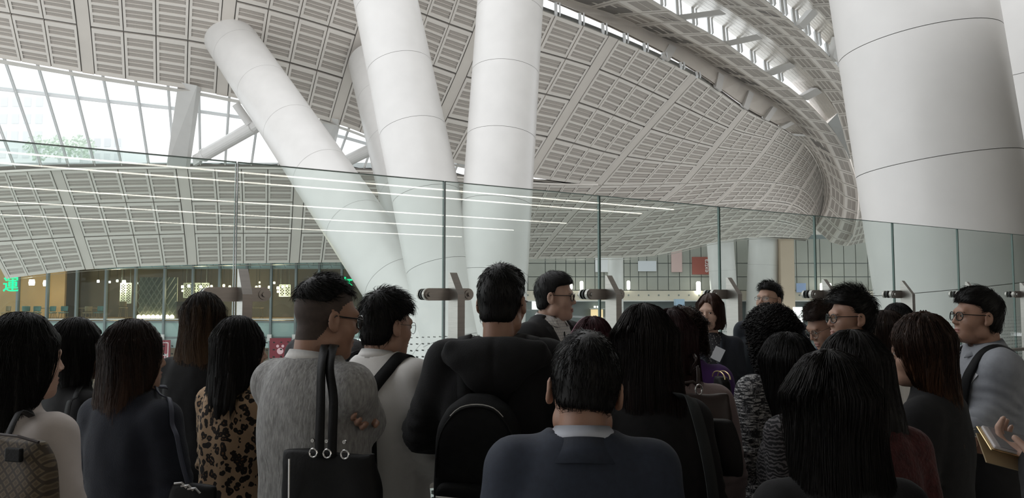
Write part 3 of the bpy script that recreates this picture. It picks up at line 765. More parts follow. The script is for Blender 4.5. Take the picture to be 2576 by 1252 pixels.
r, w, h = poster(906, 940, 850, 880, FY - .5, m_lit, 'wide bright advertising screen left of the white shirt collar')
mb = MB()
for k in range(7): mb.box((w * (random.random() - .5) * .7, -.04, h * (.2 + .6 * random.random())), (w * .16, .01, h * .05))
mb.build('grey_print', M('grey_print', (.12, .12, .13), .6), r)
board('lit_screen', 98, 110, 918, 945, FY - .5, m_lit, 'small white lit screen beside the chin of the leftmost woman', 'screen')
board('menu_sign', 130, 150, 861, 884, FY - .4, m_redl, 'red and orange lit menu sign between the two leftmost women', 'sign')
board('lit_strip', 118, 145, 911, 916, FY - .4, m_yel, 'yellow lit shelf strip between the two leftmost women', 'lamp')
r = empty('food_counter', (Xat(140, FY - .6), FY - .6, LZ), label='glass fronted food counter between the two leftmost women', cat='counter')
mb = MB(); mb.box((0, .3, .3), (2.6, .6, .6)); mb.build('base', m_teal, r); mb = MB(); mb.box((0, .3, .63), (2.7, .7, .05)); mb.build('top', m_white, r)
for k in range(3):
    mb = MB(); mb.box((0, .55, 1.25 + k * .45), (2.4, .3, .03)); mb.build('shelf', m_wood, r)
    mb = MB(); mb.box((0, .5, 1.40 + k * .45), (2.2, .2, .18)); mb.build('glowing_goods', M('glowing_goods', (.8, .6, .4), .6, emit=(1, .65, .35), estr=.8), r)  # emission in the goods stands in for shelf lighting
m_red = M('red_flowers', (.30, .02, .03), .7); m_leaf = M('dark_leaf', (.03, .09, .03), .6)
for k, (px, lab) in enumerate(((128, 'left'), (146, 'middle'), (164, 'right'))):
    p = V3((Xat(px, FY - .4), FY - .4, LZ + .66)); o = empty('potted_flowers', p, label='potted red flowers on the food counter, %s of three' % lab, cat='flowers', group='potted red flowers')
    mb = MB(); mb.lathe([(.001, 0), (.07, 0), (.1, .16), (.001, .16)], n=10); mb.build('pot', m_paper, o)
    mb = MB()
    for j in range(16):
        a = random.random() * 6.28; rr = random.random() * .2; c = V3((math.cos(a) * rr, math.sin(a) * rr * .6, .42 + random.uniform(-.08, .12) - rr * .4)); s_ = .07
        for q in range(3):
            b1 = V3((random.uniform(-1, 1), random.uniform(-1, 1), random.uniform(-.2, 1))).normalized() * s_; b2 = b1.orthogonal().normalized() * s_ * .7
            mb.quad(c - b2, c + b1 * .5 - b2 * .2, c + b1 * 1.4, c + b1 * .4 + b2)
    mb.build('petals', m_red, o)
    mb = MB()
    for j in range(9):
        a = random.random() * 6.28; t_ = V3((math.cos(a) * .15, math.sin(a) * .1, .36)); n_ = V3((-math.sin(a), math.cos(a), 0)) * .05
        mb.quad(V3((0, 0, .15)), t_ * .6 + n_ + V3((0, 0, .1)), t_, t_ * .6 - n_ + V3((0, 0, .1)))
    mb.build('leaves', m_leaf, o)

# ---- shop front beyond the glass on the right
RY = 66.
RX0, RX1 = Xat(1290, RY), Xat(2240, RY)
m_rg = M('grey_green_cladding', (.33, .335, .30), .5, var=.12, vscale=.5); m_rb = M('beige_band', (.56, .51, .42), .5, var=.1, vscale=.6)
rw_ = struct_root('wall_right', 'grey panelled shop level wall seen through the glass')
gx = [1300, 1328, 1372, 1398, 1424, 1448, 1473, 1497, 1520, 1545, 1570, 1586, 1607, 1628, 1655, 1682, 1710, 1737, 1765, 1795, 1825, 1855, 1885, 1915, 1945, 1975, 2005, 2035, 2065, 2095, 2125, 2155, 2185, 2215, 2240]
for a, b in zip(gx, gx[1:]):
    for (y0, y1) in ((600, 662), (662, 696), (696, 730)):
        X0, X1, Z0, Z1 = Xat(a, RY), Xat(b, RY), Zat(y1, RY), Zat(y0, RY)
        slab('wall_panel', X0 + .03, X1 - .03, RY, RY + .1, Z0 + .03, Z1 - .03, m_rg, rw_)
slab('backing', RX0, RX1, RY + .12, RY + .3, LZ, Zat(590, RY), m_dmull, rw_)
slab('upper_wall', Xat(1960, RY), Xat(2420, RY), RY + 1, RY + 1.3, LZ, Zat(250, RY), m_rib, rw_)
bnd = slab('band', RX0, RX1, RY - .8, RY, Zat(756, RY), Zat(731, RY), m_rb, rw_)
for k in range(38):
    x = RX0 + (RX1 - RX0) * (k + .5) / 38; mb = MB(); mb.lathe([(.001, -.02), (.07, -.02), (.07, .02), (.001, .02)], (x, RY - .82, Zat(742, RY)), 10, axis='Y'); mb.build('downlight', m_dmull, bnd)
slab('ledge', RX0, RX1, RY - 1.6, RY, Zat(757.5, RY), Zat(755, RY), m_white, rw_)
low = struct(slab('wall_shopfront', RX0, RX1, RY + .3, RY + .5, LZ, Zat(756, RY), M('shopfront_grey', (.36, .34, .30), .6, var=.25, vscale=.4)), 'grey shop fronts on the lower level seen through the glass')
for k, (px, py0, py1, w) in enumerate(((1437, 707, 727, 6), (1463, 707, 729, 8), (1581, 706, 728, 8), (1757, 708, 739, 11), (2068, 712, 734, 10), (2086, 712, 734, 10), (1366, 812, 832, 5))):
    Y = RY - 1.; c = Pt(px, (py0 + py1) / 2, Y); h = abs(Zat(py0, Y) - Zat(py1, Y)); ww = w * Y / FPX
    lab = ['slim upright glowing lamp beside the face of the presenter', 'slim upright glowing lamp right of the face of the presenter', 'slim upright glowing lamp near the second steel clamp from the presenter', 'wide upright glowing lamp above the woman with the name tag', 'upright glowing lamp, left of the pair by the spiky haired man', 'upright glowing lamp, right of the pair by the spiky haired man', 'short glowing lamp low beside the presenter'][k]
    o = empty('wall_lamp', c, label=lab, cat='lamp', group='upright wall lamps')
    mb = MB(); mb.tube([(0, 0, -h / 2), (0, 0, -h * .42), (0, 0, h * .42), (0, 0, h / 2)], [ww * .32, ww / 2, ww / 2, ww * .32], 12); mb.build('tube', m_lamph, o)
    mb = MB(); mb.box((0, ww * .6, 0), (ww * .5, .2, h * .7)); mb.build('holder', m_dmull, o)
board('lit_screen', 1338, 1358, 757, 778, RY - .9, m_lit, 'bright screen left of the presenter beyond the glass', 'screen')
r, w, h = poster(1742, 1786, 646, 690, RY - .06, M('red_print', (.30, .085, .065), .5), 'red poster panel with upright white word seen through the glass')
t_ = text_obj('print', 'extra', .55, (w * .30, -.05, h / 2), m_paper, rot=(math.pi / 2, -math.pi / 2, 0), extrude=.004, parent=r)
board('wall_banner', 1498, 1530, 646, 684, RY - .12, M('banner_white', (.72, .72, .74), .6), 'pale banner between the presenter and the next clamp', 'banner')
board('wall_banner', 1690, 1717, 622, 684, RY - .12, M('banner_pink', (.55, .40, .38), .6), 'dull pink banner left of the red poster', 'banner')
board('wall_banner', 1606, 1652, 656, 682, RY - .12, M('banner_grey', (.60, .62, .66), .6), 'pale grey banner beside the slim far column', 'banner')
pil = board('orange_pillar', 1966, 2000, 600, 870, RY - 4, M('orange_cladding', (.58, .47, .36), .5, var=.1, vscale=.3), 'warm orange square pillar behind the curly haired woman', 'pillar', th=1.0)
r, w, h = poster(1994, 2018, 772, 842, RY - 6, m_lit, 'tall white lit banner with a black brush character beside the curly hair')
text_obj('print', '好', .42, (0, -.06, h * .62), M('ink', (.01, .01, .01), .6), extrude=.004, parent=r)
board('information_board', 2004, 2028, 712, 735, RY - 1, M('blue_print', (.30, .40, .62), .5), 'faded blue panel right of the orange pillar', 'panel')
board('blue_booth', 2196, 2212, 748, 922, RY - 3, M('booth_blue', (.16, .34, .46), .5), 'small blue booth beside the largest column', 'booth', th=.8)
board('blue_booth', 1700, 1722, 752, 922, RY - 3, M('booth_blue2', (.35, .48, .62), .5), 'pale blue box beyond the glass left of the woman with the name tag', 'booth', th=.8)
# lit lift lobby beneath the band
r = empty('lift_lobby', (Xat(1502, RY - .6), RY - .6, Zat(800, RY - .6)), label='warmly lit lobby recess beneath the beige band, right of the presenter', cat='lobby')
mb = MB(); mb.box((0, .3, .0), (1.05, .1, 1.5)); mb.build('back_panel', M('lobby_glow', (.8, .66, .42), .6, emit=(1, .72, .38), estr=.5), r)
mb = MB(); mb.box((-.2, 0, .98), (.14, .14, .14)); mb.build('downlight', m_lamph, r); mb = MB(); mb.box((.15, 0, .98), (.3, .14, .14)); mb.build('downlight', m_lamph, r)
mb = MB(); mb.box((0, .1, .82), (1.3, .5, .06)); mb.build('lintel', m_white, r)
for k, px in enumerate((1700, 1735, 1770, 2035, 2070, 2105, 2140)):
    X = Xat(px, RY - 1.4)
    mb = MB(); mb.box((0, 0, .55), (1.1, .5, 1.1)); o = mb.build('shop_kiosk', M('kiosk_%d' % (k % 3), [(.55, .53, .48), (.38, .40, .30), (.16, .15, .14)][k % 3], .6), None, bevel=.04)
    o.location = (X, RY - 1.4, LZ + .02 + (1.6 if k < 0 else 0)); tag(o, 'low %s kiosk on the lower level, %s from the left' % (['pale', 'olive', 'dark'][k % 3], nm[k]), 'kiosk', 'kiosks on the lower level')
# town outside the long window, haze put into its pale colours
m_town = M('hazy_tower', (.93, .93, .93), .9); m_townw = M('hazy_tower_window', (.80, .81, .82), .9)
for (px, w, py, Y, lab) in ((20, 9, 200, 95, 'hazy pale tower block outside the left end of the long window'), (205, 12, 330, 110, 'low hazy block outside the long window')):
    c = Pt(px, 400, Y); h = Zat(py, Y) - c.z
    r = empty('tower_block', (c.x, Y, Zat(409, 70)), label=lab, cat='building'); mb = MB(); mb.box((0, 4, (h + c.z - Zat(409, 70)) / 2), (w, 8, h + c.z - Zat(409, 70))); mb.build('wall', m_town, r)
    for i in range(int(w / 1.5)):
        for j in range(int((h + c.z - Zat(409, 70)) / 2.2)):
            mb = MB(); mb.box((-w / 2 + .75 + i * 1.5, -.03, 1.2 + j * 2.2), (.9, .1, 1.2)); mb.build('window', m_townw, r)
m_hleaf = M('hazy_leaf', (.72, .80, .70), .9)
struct(slab('floor', -140, -10, 70, 135, Zat(409, 70) - .6, Zat(409, 70), m_conc), 'raised street terrace outside the long window')
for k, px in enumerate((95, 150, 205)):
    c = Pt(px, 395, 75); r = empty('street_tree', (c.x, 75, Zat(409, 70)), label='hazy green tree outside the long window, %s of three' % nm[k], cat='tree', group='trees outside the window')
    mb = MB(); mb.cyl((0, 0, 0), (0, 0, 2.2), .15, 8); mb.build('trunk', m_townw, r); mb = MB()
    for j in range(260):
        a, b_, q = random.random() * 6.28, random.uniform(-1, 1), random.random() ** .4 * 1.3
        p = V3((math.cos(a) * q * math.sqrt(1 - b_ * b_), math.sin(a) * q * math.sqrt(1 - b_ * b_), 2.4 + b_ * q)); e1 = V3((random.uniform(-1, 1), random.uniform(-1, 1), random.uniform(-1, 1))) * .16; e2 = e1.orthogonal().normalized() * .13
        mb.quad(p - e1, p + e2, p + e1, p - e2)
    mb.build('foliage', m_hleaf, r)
# ================================================================== signed-distance sculpting kit (numpy) used for people, hair, clothes, bags
A_ = np.array
def rc(a, b, ra, rb):
    a = A_(a, float); b = A_(b, float); ba = b - a; L2 = float(ba @ ba) + 1e-9; r = max(ra, rb)
    def f(X, Y, Z):
        px, py, pz = X - a[0], Y - a[1], Z - a[2]
        t = np.clip((px * ba[0] + py * ba[1] + pz * ba[2]) / L2, 0, 1)
        return np.sqrt((px - t * ba[0]) ** 2 + (py - t * ba[1]) ** 2 + (pz - t * ba[2]) ** 2) - (ra + (rb - ra) * t)
    return f, np.minimum(a, b) - r, np.maximum(a, b) + r
def el(c, r):
    c = A_(c, float); r = A_(r, float)
    def f(X, Y, Z):
        x, y, z = (X - c[0]) / r[0], (Y - c[1]) / r[1], (Z - c[2]) / r[2]
        k0 = np.sqrt(x * x + y * y + z * z); k1 = np.sqrt((x / r[0]) ** 2 + (y / r[1]) ** 2 + (z / r[2]) ** 2) + 1e-6
        return k0 * (k0 - 1) / k1
    return f, c - r, c + r
def rbox(c, h, r):
    c = A_(c, float); h = A_(h, float)
    def f(X, Y, Z):
        x, y, z = np.abs(X - c[0]) - h[0] + r, np.abs(Y - c[1]) - h[1] + r, np.abs(Z - c[2]) - h[2] + r
        return np.sqrt(np.maximum(x, 0) ** 2 + np.maximum(y, 0) ** 2 + np.maximum(z, 0) ** 2) + np.minimum(np.maximum(x, np.maximum(y, z)), 0) - r
    return f, c - h, c + h
def stack(kn, n=2.3):
    """loft of super-ellipses: knots (z, half width, half depth, cy[, cx])"""
    kn = sorted([tuple(k) + (0,) * (5 - len(k)) for k in kn]); V = [Vector((k[1], k[2], k[3])) for k in kn]; zz = [k[0] for k in kn]
    tz = np.linspace(zz[0], zz[-1], 60); tab = []
    for z in tz:
        i = max(0, min(len(zz) - 2, int(np.searchsorted(zz, z, side='right') - 1))); t = i + (z - zz[i]) / (zz[i + 1] - zz[i])
        tab.append(crv(V, t))
    tab = A_([tuple(v) for v in tab]); cxs = [k[4] for k in kn]
    def f(X, Y, Z):
        a = np.maximum(np.interp(Z, tz, tab[:, 0]), .01); b = np.maximum(np.interp(Z, tz, tab[:, 1]), .01); cy = np.interp(Z, tz, tab[:, 2]); cx = np.interp(Z, zz, cxs)
        q = ((np.abs(X - cx) / a) ** n + (np.abs(Y - cy) / b) ** n) ** (1 / n)
        d = (q - 1) * np.minimum(a, b)
        return np.maximum(np.maximum(d, Z - zz[-1]), zz[0] - Z)
    mx = max(k[1] for k in kn); my = max(k[2] + abs(k[3]) for k in kn); mc = max(abs(c) for c in cxs)
    return f, A_([-mx - mc, -my, zz[0]]), A_([mx + mc, my, zz[-1]])
def fn(f, lo, hi): return f, A_(lo, float), A_(hi, float)
def xf(prim, R, o):
    f, lo, hi = prim; R = A_(R, float); o = A_(o, float)
    def g(X, Y, Z):
        x, y, z = X - o[0], Y - o[1], Z - o[2]
        return f(R[0, 0] * x + R[1, 0] * y + R[2, 0] * z, R[0, 1] * x + R[1, 1] * y + R[2, 1] * z, R[0, 2] * x + R[1, 2] * y + R[2, 2] * z)
    cs = A_([[(lo, hi)[i][0], (lo, hi)[j][1], (lo, hi)[k][2]] for i in (0, 1) for j in (0, 1) for k in (0, 1)]) @ R.T + o
    return g, cs.min(0), cs.max(0)
def smin(a, b, k):
    h = np.clip(.5 + .5 * (b - a) / k, 0, 1); return b * (1 - h) + a * h - k * h * (1 - h)
def snoise(P, freq, seed=0, octv=2):
    r = np.random.default_rng(seed); out = np.zeros(len(P)); amp = 1.
    for o in range(octv):
        for _ in range(4):
            d = r.normal(size=3); d /= np.linalg.norm(d)
            out += amp * np.sin(P @ d * freq * 6.283 * r.uniform(.7, 1.4) + r.uniform(0, 6.28))
        freq *= 2.1; amp *= .5
    return out / 4
class Shape:
    def __init__(s): s.ops = []; s.disp = []
    def u(s, p, k=.012): s.ops.append((p, k, 'u')); return s
    def sub(s, p, k=.012): s.ops.append((p, k, 's')); return s
    def inter(s, p, k=.012): s.ops.append((p, k, 'i')); return s
    def at(s, P):
        X, Y, Z = P[:, 0], P[:, 1], P[:, 2]; F = np.full(len(P), .5)
        for (f, lo, hi), k, op in s.ops:
            d = f(X, Y, Z)
            F = smin(F, d, k) if op == 'u' else -smin(-F, d if op == 's' else -d, k)
        return F
    def grad(s, P, e=.002):
        g = np.stack([s.at(P + A_(v) * e) - s.at(P - A_(v) * e) for v in ((1, 0, 0), (0, 1, 0), (0, 0, 1))], 1)
        return g / (np.linalg.norm(g, axis=1, keepdims=True) + 1e-9)
    def push(s, P, off, it=6):
        P = P.copy()
        for _ in range(it):
            d = s.at(P) - off; P -= s.grad(P) * d[:, None] * .8
        return P
    def mesh(s, xs, ys, zs):
        F = np.full((len(xs), len(ys), len(zs)), .5, np.float32)
        ax = (xs, ys, zs)
        for (f, lo, hi), k, op in s.ops:
            if op == 'i': sl = [(0, len(a)) for a in ax]
            else: sl = [(max(0, int(np.searchsorted(a, lo[i] - k - .05)) - 1), min(len(a), int(np.searchsorted(a, hi[i] + k + .05)) + 1)) for i, a in enumerate(ax)]
            if any(b <= a for a, b in sl): continue
            S = tuple(slice(a, b) for a, b in sl)
            d = f(xs[S[0]][:, None, None], ys[S[1]][None, :, None], zs[S[2]][None, None, :])
            F[S] = smin(F[S], d, k) if op == 'u' else -smin(-F[S], d if op == 's' else -d, k)
        if s.disp:
            I = np.nonzero(np.abs(F) < .045); P = np.stack([xs[I[0]], ys[I[1]], zs[I[2]]], 1)
            for g in s.disp: F[I] += g(P)
        return nets(xs, ys, zs, F)
def nets(xs, ys, zs, F):
    ax = (xs, ys, zs); S = F < 0; n = F.shape; st = ((n[1] - 1) * (n[2] - 1), n[2] - 1, 1)
    cells = []; pts = []; quads = []; eid = 0
    for a in range(3):
        sl0 = [slice(None)] * 3; sl1 = [slice(None)] * 3; sl0[a] = slice(0, -1); sl1[a] = slice(1, None)
        I = list(np.nonzero(S[tuple(sl0)] != S[tuple(sl1)]))
        u, v = (a + 1) % 3, (a + 2) % 3
        ok = (I[u] >= 1) & (I[u] < n[u] - 1) & (I[v] >= 1) & (I[v] < n[v] - 1); I = [q[ok] for q in I]
        if not len(I[0]): continue
        J = list(I); J[a] = I[a] + 1
        fa = F[tuple(I)]; fb = F[tuple(J)]; t = fa / (fa - fb)
        p = np.stack([ax[k][I[k]] for k in range(3)], 1); p[:, a] += t * (ax[a][I[a] + 1] - ax[a][I[a]])
        base = sum(I[k] * st[k] for k in range(3))
        c = [base - st[u] - st[v], base - st[v], base, base - st[u]]
        for q in c: cells.append(q); pts.append(p)
        qd = np.stack(c, 1); fl = fa > 0; qd[fl] = qd[fl][:, ::-1]; quads.append(qd)
    cells = np.concatenate(cells); pts = np.concatenate(pts); quads = np.concatenate(quads)
    uq, inv = np.unique(cells, return_inverse=True)
    cnt = np.bincount(inv); V = np.stack([np.bincount(inv, pts[:, k]) / cnt for k in range(3)], 1)
    return V, np.searchsorted(uq, quads)
def axis_(lo, hi, h, fl=None, fh=None, hf=None):
    if fl is None: return np.arange(lo, hi + h, h)
    a = np.arange(lo, fl, h); b = np.arange(fl, fh, hf); c = np.arange(fh, hi + h, h)
    return np.concatenate([a, b, c])
def auto_axes(shape, h, pad=.03):
    lo = np.min([p[1] for (p, k, op) in shape.ops if op == 'u'], 0) - pad; hi = np.max([p[2] for (p, k, op) in shape.ops if op == 'u'], 0) + pad
    return [np.arange(lo[i], hi[i] + h, h) for i in range(3)]
def smooth_verts(V, Q, it=1, lam=.5):
    E = np.concatenate([Q[:, [0, 1]], Q[:, [1, 2]], Q[:, [2, 3]], Q[:, [3, 0]]])
    for _ in range(it):
        acc = np.zeros_like(V); cnt = np.zeros(len(V))
        for k in range(3): acc[:, k] = np.bincount(E[:, 0], V[E[:, 1], k], len(V)) + np.bincount(E[:, 1], V[E[:, 0], k], len(V))
        cnt = np.bincount(E[:, 0], minlength=len(V)) + np.bincount(E[:, 1], minlength=len(V))
        V = V + lam * (acc / np.maximum(cnt, 1)[:, None] - V)
    return V
def sdf_obj(name, shape, h, mats, parent=None, axes=None, sm=1, midx=None):
    V, Q = shape.mesh(*(axes or auto_axes(shape, h)))
    V = smooth_verts(V, Q, sm)
    mi = None
    if midx is not None: mi = midx(V[Q].mean(1))
    return np_mesh(name, V, Q, mats, parent, mi)
def RotM(yaw=0, pitch=0, roll=0):
    """yaw about z (left +), pitch = nod down +, roll"""
    return A_((Matrix.Rotation(yaw, 3, 'Z') @ Matrix.Rotation(-pitch, 3, 'X') @ Matrix.Rotation(roll, 3, 'Y')))
def strands_mesh(paths, r0, sides=3):
    """paths: (n, m, 3) -> tapered tubes"""
    n, m, _ = paths.shape
    T = np.gradient(paths, axis=1); T /= np.linalg.norm(T, axis=2, keepdims=True) + 1e-9
    ref = np.tile(A_([.31, .52, .79]), (n, m, 1)); U = np.cross(T, ref); U /= np.linalg.norm(U, axis=2, keepdims=True) + 1e-9; W2 = np.cross(T, U)
    rad = (np.linspace(1, .25, m) * r0)[None, :, None] * np.ones((n, 1, 1))
    ring = [paths + rad * (U * math.cos(2 * math.pi * j / sides) + W2 * math.sin(2 * math.pi * j / sides)) for j in range(sides)]
    V = np.stack(ring, 2).reshape(-1, 3)
    i = np.arange(n)[:, None, None]; k = np.arange(m - 1)[None, :, None]; j = np.arange(sides)[None, None, :]; j2 = (j + 1) % sides
    b = (i * m + k) * sides; c = b + sides
    Q = np.stack(np.broadcast_arrays(b + j, b + j2, c + j2, c + j), -1).reshape(-1, 4)
    return V, Q
def join(parts):
    V = []; Q = []; n = 0; M_ = []
    for p in parts:
        v, q = p[0], p[1]; V.append(v); Q.append(q + n); n += len(v); M_.append(np.full(len(q), p[2] if len(p) > 2 else 0))
    return np.concatenate(V), np.concatenate(Q), np.concatenate(M_)
PEOPLE_ON = True
# ================================================================== people
m_skin = M('skin', (.47, .285, .205), .48, var=.12, vscale=14, bump=.06, bscale=160)
m_skin2 = M('skin_tanned', (.40, .225, .155), .48, var=.12, vscale=14, bump=.06, bscale=160)
m_skin3 = M('skin_fair', (.56, .36, .275), .46, var=.10, vscale=14, bump=.05, bscale=160)
m_lip = M('lips', (.36, .165, .135), .42); m_stub = M('shaved_scalp', (.075, .052, .042), .75, var=.3, vscale=60)
m_eyew = M('eye_white', (.62, .58, .54), .2); m_iris = M('iris', (.015, .009, .006), .1)
m_specs = M('black_frame', (.012, .011, .011), .25); m_wire = M('wire_frame', (.18, .16, .15), .25, metal=1.)
m_lens = glass_mat('lens', (.93, .95, .95), refl=.8)
def hair_mat(name, root, tip=None, z0=0., z1=.5, rough=.46, var=.35):
    if name in MATS: return MATS[name]
    m = M(name, root, rough, var=var, vscale=90, bump=.12, bscale=260, stretch=(1, 1, .12), spec=.22)
    if tip:
        nt = m.node_tree; b = nt.nodes['Principled BSDF']; old = b.inputs['Base Color'].links[0].from_socket
        tc = nt.nodes.new('ShaderNodeTexCoord'); sp = nt.nodes.new('ShaderNodeSeparateXYZ'); nt.links.new(tc.outputs['Object'], sp.inputs[0])
        n = nt.nodes.new('ShaderNodeTexNoise'); n.inputs['Scale'].default_value = 40; mp = nt.nodes.new('ShaderNodeMapping'); mp.inputs['Scale'].default_value = (1, 1, .06); nt.links.new(tc.outputs['Object'], mp.inputs[0]); nt.links.new(mp.outputs[0], n.inputs['Vector'])
        a = nt.nodes.new('ShaderNodeMath'); a.operation = 'MULTIPLY_ADD'; nt.links.new(n.outputs[0], a.inputs[0]); a.inputs[1].default_value = .5; nt.links.new(sp.outputs[2], a.inputs[2])
        r = nt.nodes.new('ShaderNodeMapRange'); r.inputs[1].default_value = z0 + .25; r.inputs[2].default_value = z1 + .25; nt.links.new(a.outputs[0], r.inputs[0])
        mx = nt.nodes.new('ShaderNodeMix'); mx.data_type = 'RGBA'; nt.links.new(r.outputs[0], mx.inputs[0]); mx.inputs[7].default_value = (*tip, 1); nt.links.new(old, mx.inputs[6])
        nt.links.new(mx.outputs[2], b.inputs['Base Color'])
    return m
h_black = hair_mat('black_hair', (.0075, .0065, .006)); h_soft = hair_mat('soft_black_hair', (.011, .009, .008)); h_brown = hair_mat('dark_brown_hair', (.028, .015, .010))
HANDS = {}
def hand_mesh(curl, spread=.0):
    key = (curl, spread)
    if key in HANDS: return HANDS[key]
    S = Shape(); S.u(rbox((.002, 0, -.048), (.014, .040, .046), .013)); S.u(rc((0, 0, .03), (0, 0, -.02), .026, .027), .02)
    for i, (y, L, r) in enumerate(((.031, .070, .0085), (.0105, .078, .0088), (-.0105, .073, .0085), (-.031, .058, .0075))):
        p = A_([0, y, -.085]); a = curl * .55
        for seg, f in enumerate((.45, .31, .24)):
            d = A_([math.sin(a), spread * (y / .03), -math.cos(a)]); q = p + d * L * f * 1.05
            S.u(rc(p, q, r * (1 - .08 * seg), r * (.94 - .08 * seg)), .006); p = q; a += curl * (.9 if seg == 0 else .7)
    S.u(rc((.004, .030, -.015), (.016, .052, -.045), .015, .0105), .012); S.u(rc((.016, .052, -.045), (.016 + .018 * curl, .056, -.078), .0105, .008), .006)
    V, Q = S.mesh(*auto_axes(S, .0045, .02)); V = smooth_verts(V, Q, 1); HANDS[key] = (V, Q); return HANDS[key]
def hand_at(wrist, d, palm, right, curl=.45, scale=1.):
    V, Q = hand_mesh(curl)
    z = -A_(d, float); z /= np.linalg.norm(z); x = A_(palm, float); x = x - z * (x @ z); x /= np.linalg.norm(x); y = np.cross(z, x)
    if right: y = -y; Q = Q[:, ::-1]
    return V * scale @ np.stack([x, y, z]) + A_(wrist), Q
YF = A_((1, .94, 1))
def headprims(S, R, o, s, face, female=False):
    T = lambda p: xf(p, R * 1.0, o)
    def e(c, r): return T(el(A_(c) * s * YF, A_(r) * s * YF))
    def c_(a, b, ra, rb): return T(rc(A_(a) * s * YF, A_(b) * s * YF, ra * s, rb * s))
    S.u(e((0, -.012, .032), (.077, .098, .087)), .02)
    S.u(e((0, .032, -.035), (.061, .062, .086)), .03)
    S.u(e((0, .048, -.087), (.040, .040, .030)), .028)
    S.u(e((0, .076, -.103), (.019 if not female else .016, .018, .016)), .02)
    for sx in (-1, 1):
        S.u(e((sx * .038, .055, -.028), (.026, .028, .028)), .025)
        S.u(e((sx * .056, .0, -.07), (.015, .027, .027)), .018)
    S.u(c_((-.034, .083, .022), (.034, .083, .022), .013, .013), .02)
    S.u(c_((0, .090, .012), (0, .109, -.028), .0075, .0105), .010)
    for sx in (-1, 1):
        S.u(e((sx * .0115, .099, -.033), (.0085, .011, .0075)), .006)
        S.sub(e((sx * .031, .104, .001), (.017, .016, .0105)), .012)
        S.u(e((sx * .031, .083, .001), (.0150, .0105, .0095)), .004)
        S.u(e((sx * .084, -.012, -.004), (.009, .020, .032)), .005); S.u(e((sx * .081, -.003, -.028), (.009, .011, .012)), .006)
        S.sub(e((sx * .0945, -.008, .001), (.010, .012, .020)), .003)
    S.u(e((0, .094, -.0615), (.0225, .0105, .0062)), .006); S.u(e((0, .092, -.0735), (.019, .0115, .0075)), .006)
    S.sub(e((0, .106, -.0672), (.024, .012, .0016)), .003)
    S.sub(e((0, .108, -.050), (.005, .010, .008)), .01)
ZMIN = ([-.14, -.11, -.08, -.05, -.03, -.015, .0, .02, .045, .075, .12], [-.050, -.066, -.070, -.064, -.042, -.014, .008, .044, .058, .066, .074])
